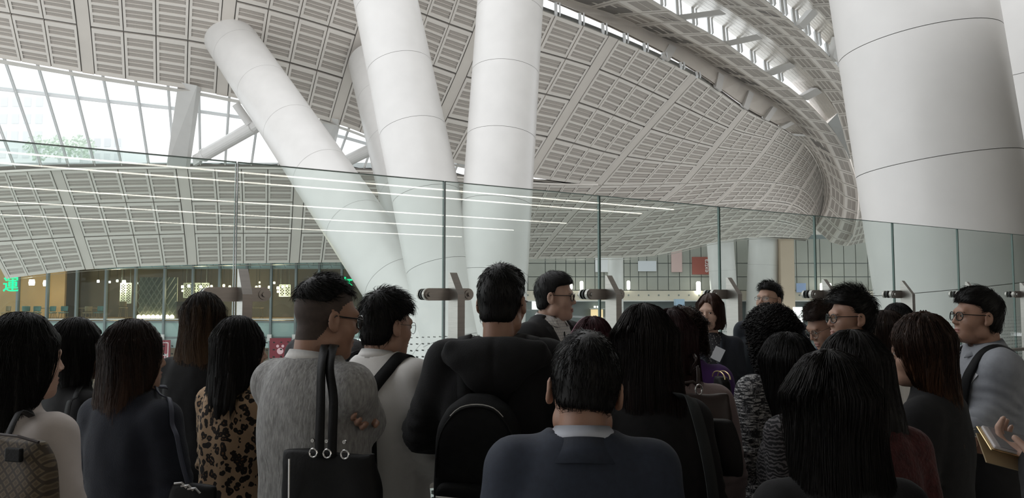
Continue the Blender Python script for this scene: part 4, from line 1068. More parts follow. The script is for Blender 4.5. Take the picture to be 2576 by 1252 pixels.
def hair_build(kind, R, o, s, hp, seed):
    """returns Shape of the hair volume (person space) and strand paths"""
    S = Shape(); T = lambda p: xf(p, R, o); g = np.random.default_rng(seed)
    sv = s * YF; ts, tt = hp.get('ts', .014), hp.get('tt', .024)
    tx = ts if kind not in ('short', 'fade', 'spiky') else hp.get('tx', ts * .45)
    cap = el(A_((0, -.014, .034)) * sv, A_((.077 + tx, .098 + ts, .087 + tt)) * sv)
    L = hp.get('L', .3)
    if kind in ('short', 'fade', 'spiky'):
        S.u(T(cap))
        if kind != 'fade': S.u(T(el(A_((0, .03, .085)) * sv, A_((.066, .062, .045 + hp.get('fr', .0))) * sv)), .03)
        zl = A_(ZMIN[1]) + (.0 if kind != 'fade' else A_([.11, .12, .12, .11, .09, .075, .065, .04, .02, .008, .0]))
        if 'up' in hp: zl = zl + hp['up']
        yy = A_(ZMIN[0]) * YF[1]; zl = zl + hp.get('nape', 0.) * (A_(ZMIN[0]) < -.02)
        def cut(X, Y, Z):
            return (np.interp(Y, yy * s, zl * s) + .25 * np.maximum(np.abs(X) - .045 * s, 0) * (Y > .02 * s) - Z) * .75
        if kind != 'fade': S.u(T(el(A_((0, -.050, -.045)) * sv, A_((.058 + tx * .6, .050 + ts * .6, .052)) * sv)), .03)
        S.inter(T(fn(cut, (-.2, -.2, -.2), (.2, .2, .2))), .012)
        for sx in (-1, 1): S.sub(T(el(A_((sx * .100, .004, -.016)) * sv, A_((.034, .036, .054)) * sv)), .01)
        n = int(hp.get('n', 700) * 1.5); P = g.normal(size=(n * 2, 3)); P /= np.linalg.norm(P, axis=1, keepdims=True); P = P * (A_((.077 + tx, .098 + ts, .087 + tt)) * sv) + A_((0, -.014, .034)) * sv
        ok = (P[:, 2] > np.interp(P[:, 1], yy * s, zl * s) + .012) & ~((np.abs(P[:, 0]) > .068 * s) & (np.abs(P[:, 1] - .005) < .032) & (P[:, 2] < .028)); P = P[ok][:n] @ R.T + o
        P = S.push(P, -.002); N = S.grad(P)
        m = 5; ln = hp.get('len', .035) * g.uniform(.6, 1.25, len(P))
        crown = A_((0, -.055, .115)) * s @ R.T + o; comb = P - crown; comb /= np.linalg.norm(comb, axis=1, keepdims=True) + 1e-6
        comb = comb + A_(hp.get('comb', (0, 0, -.2))) @ R.T
        lift = hp.get('lift', .25); paths = [P]; Q = P.copy()
        for k in range(m - 1):
            N = S.grad(Q); d = comb - N * (comb * N).sum(1, keepdims=True); d /= np.linalg.norm(d, axis=1, keepdims=True) + 1e-6
            lf = lift * np.clip((((Q - o) @ R)[:, 2:3] / s - .02) / .07, .12, 1.)
            d = d + N * lf + g.normal(size=d.shape) * .18; d /= np.linalg.norm(d, axis=1, keepdims=True)
            Q = Q + d * (ln / (m - 1))[:, None]; paths.append(Q)
        return S, np.stack(paths, 1), hp.get('sr', .0012)
    # longer hair: cap plus a falling curtain
    w = hp.get('w', 1.); bk = hp.get('back', .0); curve = hp.get('flip', 0.)
    S.u(T(cap))
    kn = [(.07, .090, .103, -.016), (.0, .093 * w, .104, -.020), (-.07, .097 * w, .095, -.032)]
    if L > .16:
        kn += [(-.15, .100 * w, .074, -.058 - bk * .5), (-.22, .104 * w, .052, -.080 - bk)]
        if L > .30: kn += [(-.30, .104 * w * hp.get('tp', 1.), .040, -.095 - bk)]
        kn += [(-L, .100 * w * hp.get('tp', 1.) + curve, .030, -.095 - bk)]
    else: kn += [(-L * .75, .098 * w, .085, -.035), (-L, (.088 + curve) * w, .070, -.035)]
    kn = [(z * s, a * s, b * sv[1], c * sv[1]) for z, a, b, c in kn]
    Tl = T if L <= .2 else (lambda p: xf(p, RotM(hp.get('lyaw', math.atan2(-R[0, 1], R[1, 1]))), o))
    S.u(Tl(stack(kn, 2.2)), .02)
    for q in hp.get('locks', ()):   # extra falling locks (person space, relative to head centre)
        for a, b in zip(q, q[1:]): S.u(rc(A_(a[:3]) + o, A_(b[:3]) + o, a[3], b[3]), .02)
    if hp.get('open', True):
        S.sub(T(el(A_((0, .125, hp.get('oz', -.045))) * sv, A_((hp.get('ow', .064), .105, hp.get('oh', .125))) * sv)), .012)
        S.sub(T(el(A_((0, .09, -.19)) * sv, A_((.075, .09, .12)) * sv)), .02)
    fr = hp.get('freq', 26); amp = hp.get('amp', .0045)
    def groove(P):
        q = (P - o) @ R; th = np.arctan2(q[:, 0], -q[:, 1] - .02); ph = g.uniform(0, 6.28, 6)
        v = np.sin(th * fr + 5 * np.sin(q[:, 2] * 9 + ph[0]) * .35 + ph[1]) * .5 + np.sin(th * fr * 1.9 + 4 * np.sin(q[:, 2] * 14 + ph[2]) * .4 + ph[3]) * .35 + np.sin(th * fr * .45 + q[:, 2] * 8 + ph[4]) * .6
        return amp * v
    if kind == 'curly': S.disp.append(lambda P: .007 * snoise(P, 15, seed, 3))
    else: S.disp.append(groove)
    if hp.get('ragged', .02): 
        rg = hp.get('ragged', .02)
        S.disp.append(lambda P: np.maximum(0, -(P[:, 2] - o[2]) - (L - .07) * s) * (.55 + .45 * np.sin(P[:, 0] * 120 + seed) * np.sin(P[:, 0] * 47 + P[:, 1] * 60)) * rg * 12)
    n = int(hp.get('n', 300) * 1.8)
    if kind == 'curly':
        P = g.normal(size=(n, 3)); P /= np.linalg.norm(P, axis=1, keepdims=True); P[:, 2] = P[:, 2] * 1.0
        Z = g.uniform(-L, .11, n) * s; th = g.uniform(0, 6.28, n); Pn = P * A_((.1, .11, .12)) + A_((0, -.015, .03)); up_ = (g.random(n) < .55) & (Pn[:, 2] > .0); P = np.stack([np.sin(th) * .11, np.cos(th) * .11 - .03, Z], 1); P[up_] = Pn[up_]; P = P @ R.T + o; fa_ = ((P - o) @ R)[:, 1] > .045; P = P[~(fa_ & (P[:, 2] < o[2] + .07))]; n = len(P)
        P = S.push(P, .004); m = 14; t = np.linspace(0, 1, m)[None, :, None]; N = S.grad(P)
        dn = A_([0, 0, -1.]) - N * (N @ A_([0, 0, -1.]))[:, None]; dn /= np.linalg.norm(dn, axis=1, keepdims=True) + 1e-6; U = np.cross(N, dn)
        ph = g.uniform(0, 6.28, (n, 1, 1)); rr = g.uniform(.005, .011, (n, 1, 1)); ln = g.uniform(.03, .06, (n, 1, 1)); a = t * 6.28 * g.uniform(1.2, 2.4, (n, 1, 1)) + ph
        pa = P[:, None, :] + dn[:, None, :] * ln * t + U[:, None, :] * np.cos(a) * rr + N[:, None, :] * (np.sin(a) * rr)
        S.disp = S.disp[:1]; return S, pa, .0017
    th = g.uniform(-2.6, 2.6, n); el_ = np.where(g.random(n) < .6, g.uniform(.15, 1.25, n), g.uniform(1.0, 1.5, n))
    P = np.stack([np.sin(th) * np.cos(el_) * .09, -np.cos(th) * np.cos(el_) * .10 - .014, np.sin(el_) * .11 + .034], 1) * s
    P = S.push(P @ R.T + o, .001); m = 14; steps = (P[:, 2] - o[2] + L * s) / (m - 1) * 1.06; paths = [P]; Q = P.copy()
    wob = th * 2.2 + g.normal(size=n) * .5; off = g.uniform(.0005, .006, n); wa = hp.get('wave', .12)
    frac = g.uniform(.75, 1.03, n)
    for k in range(m - 1):
        N = S.grad(Q); d = np.tile(A_([0, 0, -1.]), (n, 1)) + np.stack([np.cos(wob + k * .8), np.sin(wob + k * .8), np.zeros(n)], 1) * wa
        d = d - N * (d * N).sum(1, keepdims=True) * .9; d /= np.linalg.norm(d, axis=1, keepdims=True) + 1e-6
        Q2 = Q + d * (steps * frac)[:, None]
        dd = S.at(Q2) - off; dd = np.clip(dd, -.02, .006); Q2 = Q2 - S.grad(Q2) * dd[:, None] * (Q2[:, 2:3] > o[2] - L * s * .93)
        Q = Q2; paths.append(Q)
    return S, np.stack(paths, 1), hp.get('sr', .0009)

def neck_band(rows, parent, name, m, cx, cy, th0=-150, th1=150, th=.004, n=28):
    """rows: list of functions theta->(rx, ry, z); theta=0 at the nape"""
    mb = MB(); G_ = []
    for r in rows:
        G_.append([V3((cx + r(t)[0] * math.sin(t), cy - r(t)[1] * math.cos(t), r(t)[2])) for t in [math.radians(th0 + (th1 - th0) * k / n) for k in range(n + 1)]])
    mb.grid(G_); o = mb.build(name, m, parent, smooth=True); sd = o.modifiers.new('thick', 'SOLIDIFY'); sd.thickness = th; sd.offset = 1
    return o
PEOPLE = {}
def person(key, label, px, py, Y, yaw=0., head=(0, 0, 0), male=True, b=1., hair=('short', {}), hmat=None, top=None, inner=None, legs=('trousers', None), arms=('down', 'down'),
           face=1, skin=None, hs=None, collar=None, specs=None, hoff=.025, hx=0., curl=.45, lift_sh=None, shoes=None):
    lift_sh = lift_sh if lift_sh is not None else (.042 if male else .030)
    yaw = math.radians(yaw); hy, hp_, hr = (math.radians(q) for q in head)
    ptop = Pt(px, py, Y); kind, hp = hair; hs = hs or (1. if male else .955)
    tt = hp.get('tt', .024)
    hc_z = ptop.z - (.121 + tt - .004) * hs; H = hc_z + .121 * hs; s = H / 1.70
    Rz = Matrix.Rotation(yaw, 3, 'Z'); off = Rz @ V3((hx, hoff, 0))
    root = empty('person', (ptop.x - off.x, Y - off.y, 0), yaw, label=label, cat='person')
    R = RotM(hy, hp_, hr); o = A_([hx, hoff, hc_z]); piv = A_([hx, hoff - .03, hc_z - .09]); o = piv + R @ (o - piv)
    sk = skin or m_skin; nb = (1.42 if male else 1.405) * s + lift_sh; sz = (1.365 if male else 1.345) * s + lift_sh * .4; sw = (.178 if male else .150) * b * s
    if male: kn = [(.80, .193, .135, 0), (.92, .188, .13, 0), (1.05, .177, .122, 0), (1.2, .192, .13, 0), (1.30, .190, .122, -.006), (1.365, .160, .10, -.014), (1.40, .105, .080, -.016), (1.43, .070, .07, -.012)]
    else: kn = [(.80, .185, .14, 0), (.92, .180, .135, 0), (1.05, .150, .110, 0), (1.2, .160, .125, .006), (1.28, .158, .115, 0), (1.345, .134, .09, -.012), (1.39, .085, .070, -.014), (1.425, .060, .06, -.01)]
    kn = [(z * s + lift_sh * float(np.interp(z, [1.2, 1.30, 1.365, 1.40], [0, .3, .6, 1])), a * b * s, d * (b + 1) / 2 * s, c) for z, a, d, c in kn]
    J = {}
    for sx, nm_, spec in ((-1, 'L', arms[0]), (1, 'R', arms[1])):
        sh = A_([sx * sw, -.01, sz]); u = sx
        if isinstance(spec, dict) and 'wpx' in spec:
            inv = Matrix.Rotation(-yaw, 3, 'Z'); e_ = A_(tuple(inv @ (Pt(*spec['epx']) - V3(root.location)))); w_ = A_(tuple(inv @ (Pt(*spec['wpx']) - V3(root.location)))); spec['hdl'] = A_(tuple(inv @ (Pt(*spec['hpx']) - Pt(*spec['wpx']))))
        elif isinstance(spec, dict): e_, w_ = A_(spec['e']) * A_([sx, 1, 1]) + A_([0, 0, sz]), A_(spec['w']) * A_([sx, 1, 1]) + A_([0, 0, sz])
        else:
            e_, w_ = {'down': ((sw + .045, -.03, -.285), (sw + .05, .03, -.53)), 'front': ((sw + .055, .0, -.27), (.07, .19, -.40)), 'folded': ((sw + .075, .06, -.265), (-.02, .215, -.215)),
                      'pocket': ((sw + .07, -.08, -.27), (sw + .04, .05, -.46)), 'back': ((sw + .05, -.07, -.27), (.06, -.15, -.46)), 'bag': ((sw + .06, -.02, -.27), (sw + .02, .17, -.33))}[spec]
            e_, w_ = A_(e_) * A_([sx, 1, s]) + A_([0, 0, sz]), A_(w_) * A_([sx, 1, s]) + A_([0, 0, sz])
        J[nm_] = (sh, e_, w_)
    # ---- body: one continuous skin surface
    B = Shape()
    B.u(stack([(z, max(a - .02, .05), max(d - .02, .05), c) for z, a, d, c in kn[:-1]]), .02)
    nk = (.054 if male else .046)
    npt = o + R @ A_([0, -.038, -.05]); B.u(rc(npt, (0, -.018, nb - .03), nk * .96, nk * 1.05), .02)
    for nm_ in 'LR':
        sh, e_, w_ = J[nm_]; q = (.9 if male else .8) * s
        B.u(rc((sh[0] * .3, -.016, nb - .075), sh, .036 * q, .05 * q), .02); B.u(rc(sh, e_, .046 * q, .038 * q), .02); B.u(rc(e_, w_, .038 * q, .026 * q), .015)
    for sx in (-1, 1):
        B.u(rc((sx * .085, 0, .88 * s), (sx * .095, .02, .47 * s), .078 * s, .055 * s), .03); B.u(rc((sx * .095, .02, .47 * s), (sx * .10, -.02, .08), .055 * s, .036), .02); B.u(rc((sx * .10, -.03, .045), (sx * .115, .13, .03), .036, .028), .02)
    headprims(B, R, o, hs, face, not male)
    hf = .0048 if face > 1 else .0065
    bx = axis_(-.62, .62, .016, o[0] - .095 * hs, o[0] + .095 * hs, hf); by = axis_(-.40, .52, .016, o[1] - .125 * hs, o[1] + .125 * hs, hf); bz = axis_(-.01, hc_z + .16, .018, hc_z - .20, hc_z + .13, hf)
    V, Q = B.mesh(bx, by, bz); V = smooth_verts(V, Q, 1, .35)
    C_ = V[Q].mean(1); q = (C_ - o) @ R / hs / YF; mi = np.zeros(len(Q), int)
    mi[(((q[:, 0] / .0215) ** 2 + ((q[:, 2] + .0672) / .0125) ** 2) < 1) & (q[:, 1] > .085)] = 1
    if kind == 'fade':
        zs_ = np.interp(q[:, 1], ZMIN[0], ZMIN[1]); mi[(q[:, 2] > zs_) & (np.abs(q[:, 0]) < .0775) & (q[:, 2] > -.085) & (np.linalg.norm(q, axis=1) < .2)] = 2
    parts = [(V, Q)]
    for nm_, right in (('L', False), ('R', True)):
        sh, e_, w_ = J[nm_]; sx = 1 if right else -1; spec = arms[1] if right else arms[0]
        d = (w_ - e_) / np.linalg.norm(w_ - e_); palm = A_([-sx, .0, 0.]); cu = curl
        if isinstance(spec, dict) and 'hdl' in spec: d = spec['hdl']; palm = A_(spec['palm']); cu = spec.get('curl', curl)
        elif isinstance(spec, dict): d = A_(spec.get('hd', d)) * (A_([sx, 1, 1]) if 'hd' in spec else 1); palm = A_(spec.get('palm', (-1, 0, 0))) * A_([sx, 1, 1]); cu = spec.get('curl', curl)
        elif spec in ('front', 'folded'): palm = A_([0, -1., .3])
        if isinstance(spec, dict) and spec.get('nohand'): continue
        parts.append(hand_at(w_, d, palm, right, cu, .95 if male else .86))
    V, Q, _ = join(parts); mi = np.concatenate([mi, np.zeros(len(Q) - len(mi), int)])
    np_mesh('body', V, Q, [sk, m_lip, m_stub], root, mi)
    P_ = dict(root=root, o=o, R=R, s=s, nb=nb, sz=sz, sw=sw, J=J, hs=hs, H=H, B=B)
    # ---- clothes
    def garment(name, m, infl=0., hem=None, sleeves=1., vcut=None, puff=0., wr=.004, seed=0, h=.0105, neck=.0, flare=0., cuff=None):
        S = Shape(); k2 = [(z, a + infl + (flare * max(0, (1.05 * s - z)) if flare else 0), d + infl + (flare * .6 * max(0, (1.05 * s - z)) if flare else 0), c) for z, a, d, c in kn]
        if hem is not None:
            if hem < k2[0][0]: z0, a0, d0, c0 = k2[0]; k2 = [(hem, a0 + flare * .3 + .01, d0 + flare * .2 + .005, c0)] + k2
            else:
                zz = [k[0] for k in k2]; av = np.interp(hem, zz, [k[1] for k in k2]); dv = np.interp(hem, zz, [k[2] for k in k2]); k2 = [(hem, av + .006, dv + .006, 0)] + [k for k in k2 if k[0] > hem + .03]
        S.u(stack(k2, 2.4), .02)
        for nm_ in 'LR':
            sh, e_, w_ = J[nm_]; qm = (1. if male else .88) * s; i2 = infl + puff
            S.u(rc((sh[0] * .38, -.016, nb - .050), sh, .045 * qm + infl, .055 * qm + infl), .035)
            if sleeves > 0:
                S.u(rc(sh, e_, .056 * qm + i2, .047 * qm + i2), .025)
                if sleeves > .5:
                    we = e_ + (w_ - e_) * (sleeves if sleeves < 1 else .97); S.u(rc(e_, we, .047 * qm + i2, .035 * qm + i2 + (cuff or 0)), .015)
        S.sub(rc((0, -.014, nb - .012), (0, -.010, nb + .25), nk + .013, nk + .013), .008)
        if vcut:
            zt, zb_, w0 = vcut
            def vf(X, Y_, Z): return np.maximum(np.abs(X) - np.maximum(w0 * (Z - zb_) / (zt - zb_), -.01), .02 - Y_)
            S.sub(fn(vf, (-.2, 0, zb_), (.2, .4, zt + .1)), .004)
        ph = seed * 1.7
        def wrk(P):
            w = snoise(P * A_([1, 1, .45]), 4.5, seed + 11, 3) * wr * 1.6
            for nm_ in 'LR':
                sh, e_, w_ = J[nm_]; de = np.linalg.norm(P - e_, axis=1); ar = np.exp(-(de / .11) ** 2); t = (P - e_) @ ((w_ - sh) / np.linalg.norm(w_ - sh))
                w = w + ar * np.sin(t * 150 + ph + snoise(P, 6, seed, 1) * 2) * wr * 1.5
            return w
        S.disp.append(wrk)
        lo = min(k2[0][0], min(J['L'][2][2], J['R'][2][2])) - .08
        ax = [np.arange(-.55, .55, h), np.arange(-.36, .42, h), np.arange(lo, nb + .07, h)]
        sdf_obj(name, S, h, m, root, ax, sm=1)
        return S
    top = dict(top or {}); P_['inner'] = None
    if inner: P_['inner'] = garment(inner.get('name', 'shirt'), inner['m'], infl=.001, hem=.9 * s, sleeves=.4, seed=3, h=.012, wr=.002)
    P_['top'] = garment(top.pop('name', 'jacket'), top.pop('m'), infl=top.pop('infl', .006), **top)
    lk, lm = legs; lm = lm or M('black_trousers', (.010, .010, .011), .85, var=.3, vscale=30)
    S = Shape(); hipz = .92 * s
    if lk == 'trousers':
        S.u(stack([(.80 * s, .18 * b * s, .125 * s, 0), (.90 * s, .178 * b * s, .128 * s, 0), (1.02 * s, .16 * b * s, .115 * s, 0)]), .02)
        for sx in (-1, 1): S.u(rc((sx * .09, 0, .86 * s), (sx * .10, .02, .47 * s), .092 * s, .072 * s), .03); S.u(rc((sx * .10, .02, .47 * s), (sx * .105, -.025, .07), .072 * s, .058 * s), .02)
    else:
        zb_ = .50 * s; S.u(stack([(zb_, .20 * b * s, .15 * s, 0), (.70 * s, .195 * b * s, .15 * s, 0), (.90 * s, .18 * b * s, .135 * s, 0), (1.02 * s, .15 * b * s, .11 * s, 0)]), .02)
    S.disp.append(lambda P: snoise(P * A_([1, 1, .4]), 5, 5, 2) * .004)
    sdf_obj('trousers' if lk == 'trousers' else 'skirt', S, .018, lm, root, sm=1)
    S = Shape()
    for sx in (-1, 1): S.u(rc((sx * .105, -.05, .045), (sx * .12, .15, .035), .045, .038), .02); S.u(rc((sx * .105, -.05, .03), (sx * .105, -.04, .09), .045, .042), .02)
    S.inter(fn(lambda X, Y_, Z: .002 - Z + 0 * X + 0 * Y_, (-1, -1, 0), (1, 1, 1)), .002)
    sdf_obj('shoes', S, .012, shoes or M('black_leather', (.012, .011, .011), .35), root, sm=1)
    # ---- hair
    hm = hmat or h_black
    HS, pa, sr = hair_build(kind, R, o, hs, hp, sum(map(ord, key)))
    hh = hp.get('h', .0065 if kind in ('short', 'fade', 'spiky') else .0075)
    V, Q = HS.mesh(*auto_axes(HS, hh, .02)); V = smooth_verts(V, Q, 1, .4)
    V2, Q2 = strands_mesh(pa, sr)
    V, Q, _ = join([(V, Q), (V2, Q2)]); np_mesh('hair', V, Q, hm, root); P_['hair'] = HS
    # ---- face details
    if face > 1:
        def hl(p): return V3(R @ (A_(p) * hs * YF) + o)
        for sx in (-1, 1):
            mb = MB(); c = A_((sx * .031, .0845, .0005)); n1, n2 = 14, 8
            fw = A_((sx * .10, 1, 0)); 
            G_ = []
            for i in range(n2 + 1):
                a = i / n2 * 1.25; rr = .0098
                G_.append([hl(c + A_((math.sin(a) * math.cos(t) * rr * 1.15, math.cos(a) * rr, math.sin(a) * math.sin(t) * rr * .55))) for t in [6.2832 * k / n1 for k in range(n1 + 1)]])
            mb.grid(G_, 0)
            ei = mb.build('eye', [m_eyew], root, smooth=True)
            mb = MB(); ci = A_((sx * .031 + hp.get('gaze', 0.) * .004, .0948, .0008))
            mb.poly([hl(ci + A_((math.cos(t) * .0052, -.0004 * abs(math.cos(t)), math.sin(t) * .0050))) for t in [6.2832 * k / 14 for k in range(14)]]); mb.build('iris', m_iris, ei)
            mb = MB(); mb.tube([hl(c + A_((q * .0145 * sx, .0095 - .006 * q * q, .0058 - .0045 * q * q))) for q in (-1, -.6, -.2, .2, .6, 1)], .0014 * hs, 5); mb.build('eyelash', m_iris, ei)
            mb = MB(); mb.tube([hl((sx * (.031 + q * .019), .0965 - .010 * (q * .5 + .5) ** 2, .0185 + .003 * (1 - (q - .1) ** 2))) for q in (-1, -.6, -.2, .2, .6, 1)], [.0016, .0026, .0028, .0026, .002, .001], 5); mb.build('eyebrow', hm, root)
    if specs:
        rim, wr_, rd = specs   # material, wire radius, shape (w,h)
        def hl(p): return V3(R @ (A_(p) * hs * YF) + o)
        gl = None; fr = MB()
        for sx in (-1, 1):
            pts = [(sx * .034 + math.cos(t) * rd[0] * (1 if abs(math.sin(t)) < .9 else 1), .106 - .007 * abs(math.cos(t)) * (math.cos(t) * sx > 0), -.001 + math.copysign(abs(math.sin(t)) ** rd[2], math.sin(t)) * rd[1]) for t in [6.2832 * k / 24 for k in range(24)]]
            fr.tube([hl(p) for p in pts], wr_, 6, closed=True)
            fr.tube([hl((sx * (.034 + rd[0]), .099, .008)), hl((sx * .072, .082, .009)), hl((sx * .082, .02, .010)), hl((sx * .086, -.008, .012)), hl((sx * .084, -.032, -.008))], wr_ * .95, 6)
        fr.tube([hl((-.034 + rd[0], .106, .004)), hl((0, .112, .007)), hl((.034 - rd[0], .106, .004))], wr_, 6)
        gl = fr.build('glasses', rim, root)
        for sx in (-1, 1):
            mb = MB(); mb.poly([hl((sx * .034 + math.cos(t) * rd[0], .1045, -.001 + math.copysign(abs(math.sin(t)) ** rd[2], math.sin(t)) * rd[1])) for t in [6.2832 * k / 24 for k in range(24)]]); mb.build('lens', m_lens, gl)
    # ---- collars
    cy = -.014
    if collar:
        for (ck, m) in collar:
            if ck == 'shirt':
                f0 = lambda t: (nk + .014, nk + .018, nb - .012 - .012 * (1 - math.cos(t)))
                f1 = lambda t: (nk + .009, nk + .012, nb + .036 - .013 * (1 - math.cos(t)))
                f2 = lambda t: (nk + .030 + .016 * max(0, abs(t) - 1.2), nk + .032 + .022 * max(0, abs(t) - 1.2), nb + .001 - .012 * (1 - math.cos(t)) - .028 * max(0, abs(t) - 1.8))
                neck_band([f0, f1, f2], root, 'shirt_collar', m, 0, cy, -155, 155)
            if ck == 'suit':
                f0 = lambda t: (nk + .032, nk + .032, nb - .025 - .03 * (1 - math.cos(t)))
                f1 = lambda t: (nk + .024, nk + .026, nb + .014 - .028 * (1 - math.cos(t)))
                f2 = lambda t: (nk + .062, nk + .056, nb - .036 - .035 * (1 - math.cos(t)))
                neck_band([f0, f1, f2], root, 'jacket_collar', m, 0, cy, -118, 118, .006)
            if ck == 'crew':
                f0 = lambda t: (nk + .030, nk + .032, nb - .030 - .03 * (1 - math.cos(t))); f1 = lambda t: (nk + .016, nk + .020, nb - .006 - .03 * (1 - math.cos(t))); f2 = lambda t: (nk + .034, nk + .034, nb - .022 - .03 * (1 - math.cos(t)))
                neck_band([f0, f1, f2], root, 'neckband', m, 0, cy, -180, 180, .004)
    PEOPLE[key] = P_
    return P_
def front_pt(P_, x, z, shape='top', off=.004):
    S = P_[shape]; ys = np.linspace(.45, -.2, 260); v = S.at(np.stack([np.full(260, x), ys, np.full(260, z)], 1))
    i = int(np.argmax(v < 0)); return V3((x, ys[i] + off, z))
def surf_patch(P_, pts, name, m, off=.004, th=.003, shape='top', back=False):
    """flat patch whose outline (x, z) is laid on the front of a garment"""
    mb = MB(); mb.poly([front_pt(P_, x, z, shape, off) for x, z in pts]); o = mb.build(name, m, P_['root']); sd = o.modifiers.new('thick', 'SOLIDIFY'); sd.thickness = th; sd.offset = 0
    return o

# ---- cloth
c_black = M('black_wool', (.012, .012, .013), .9, var=.3, vscale=40, bump=.15, bscale=300)
c_black2 = M('black_knit', (.010, .010, .011), .95, var=.3, vscale=25, bump=.25, bscale=220, sheen=.02)
c_navyk = M('dark_navy_knit', (.013, .016, .026), .95, var=.25, vscale=25, bump=.25, bscale=220, sheen=.04)
c_suit = M('navy_suit', (.022, .030, .050), .8, var=.2, vscale=70, bump=.12, bscale=400, sheen=.02)
c_dnavy = M('dark_navy_suit', (.014, .018, .028), .8, var=.2, vscale=70, bump=.12, bscale=400)
c_grey = M('grey_marl_knit', (.42, .415, .405), .95, var=.45, vscale=110, bump=.35, bscale=160, stretch=(1, 1, .35), sheen=.02)
c_white = M('white_cotton', (.80, .785, .76), .8, var=.06, vscale=8, bump=.1, bscale=60)
c_blouse = M('pale_blouse', (.60, .54, .51), .7, var=.06, vscale=5, bump=.08, bscale=40)
c_mauve = M('mauve_wool', (.34, .265, .26), .9, var=.1, vscale=30, bump=.15, bscale=250, sheen=.04)
c_purple = M('purple_jacket', (.075, .022, .15), .8, var=.15, vscale=30, bump=.1, bscale=250, sheen=.02)
c_maroon = M('maroon_mohair', (.085, .018, .018), .95, var=.5, vscale=45, bump=.6, bscale=90, sheen=.08)
c_olive = M('dark_olive_jacket', (.030, .031, .025), .85, var=.2, vscale=20, bump=.1, bscale=100)
c_shirtg = M('grey_blue_shirt', (.30, .315, .345), .75, var=.08, vscale=60, bump=.08, bscale=80)
c_char = M('charcoal_fleece', (.085, .085, .09), .95, var=.3, vscale=30, bump=.3, bscale=120)
c_denim = M('dark_denim', (.03, .045, .07), .9, var=.3, vscale=50, bump=.2, bscale=200)
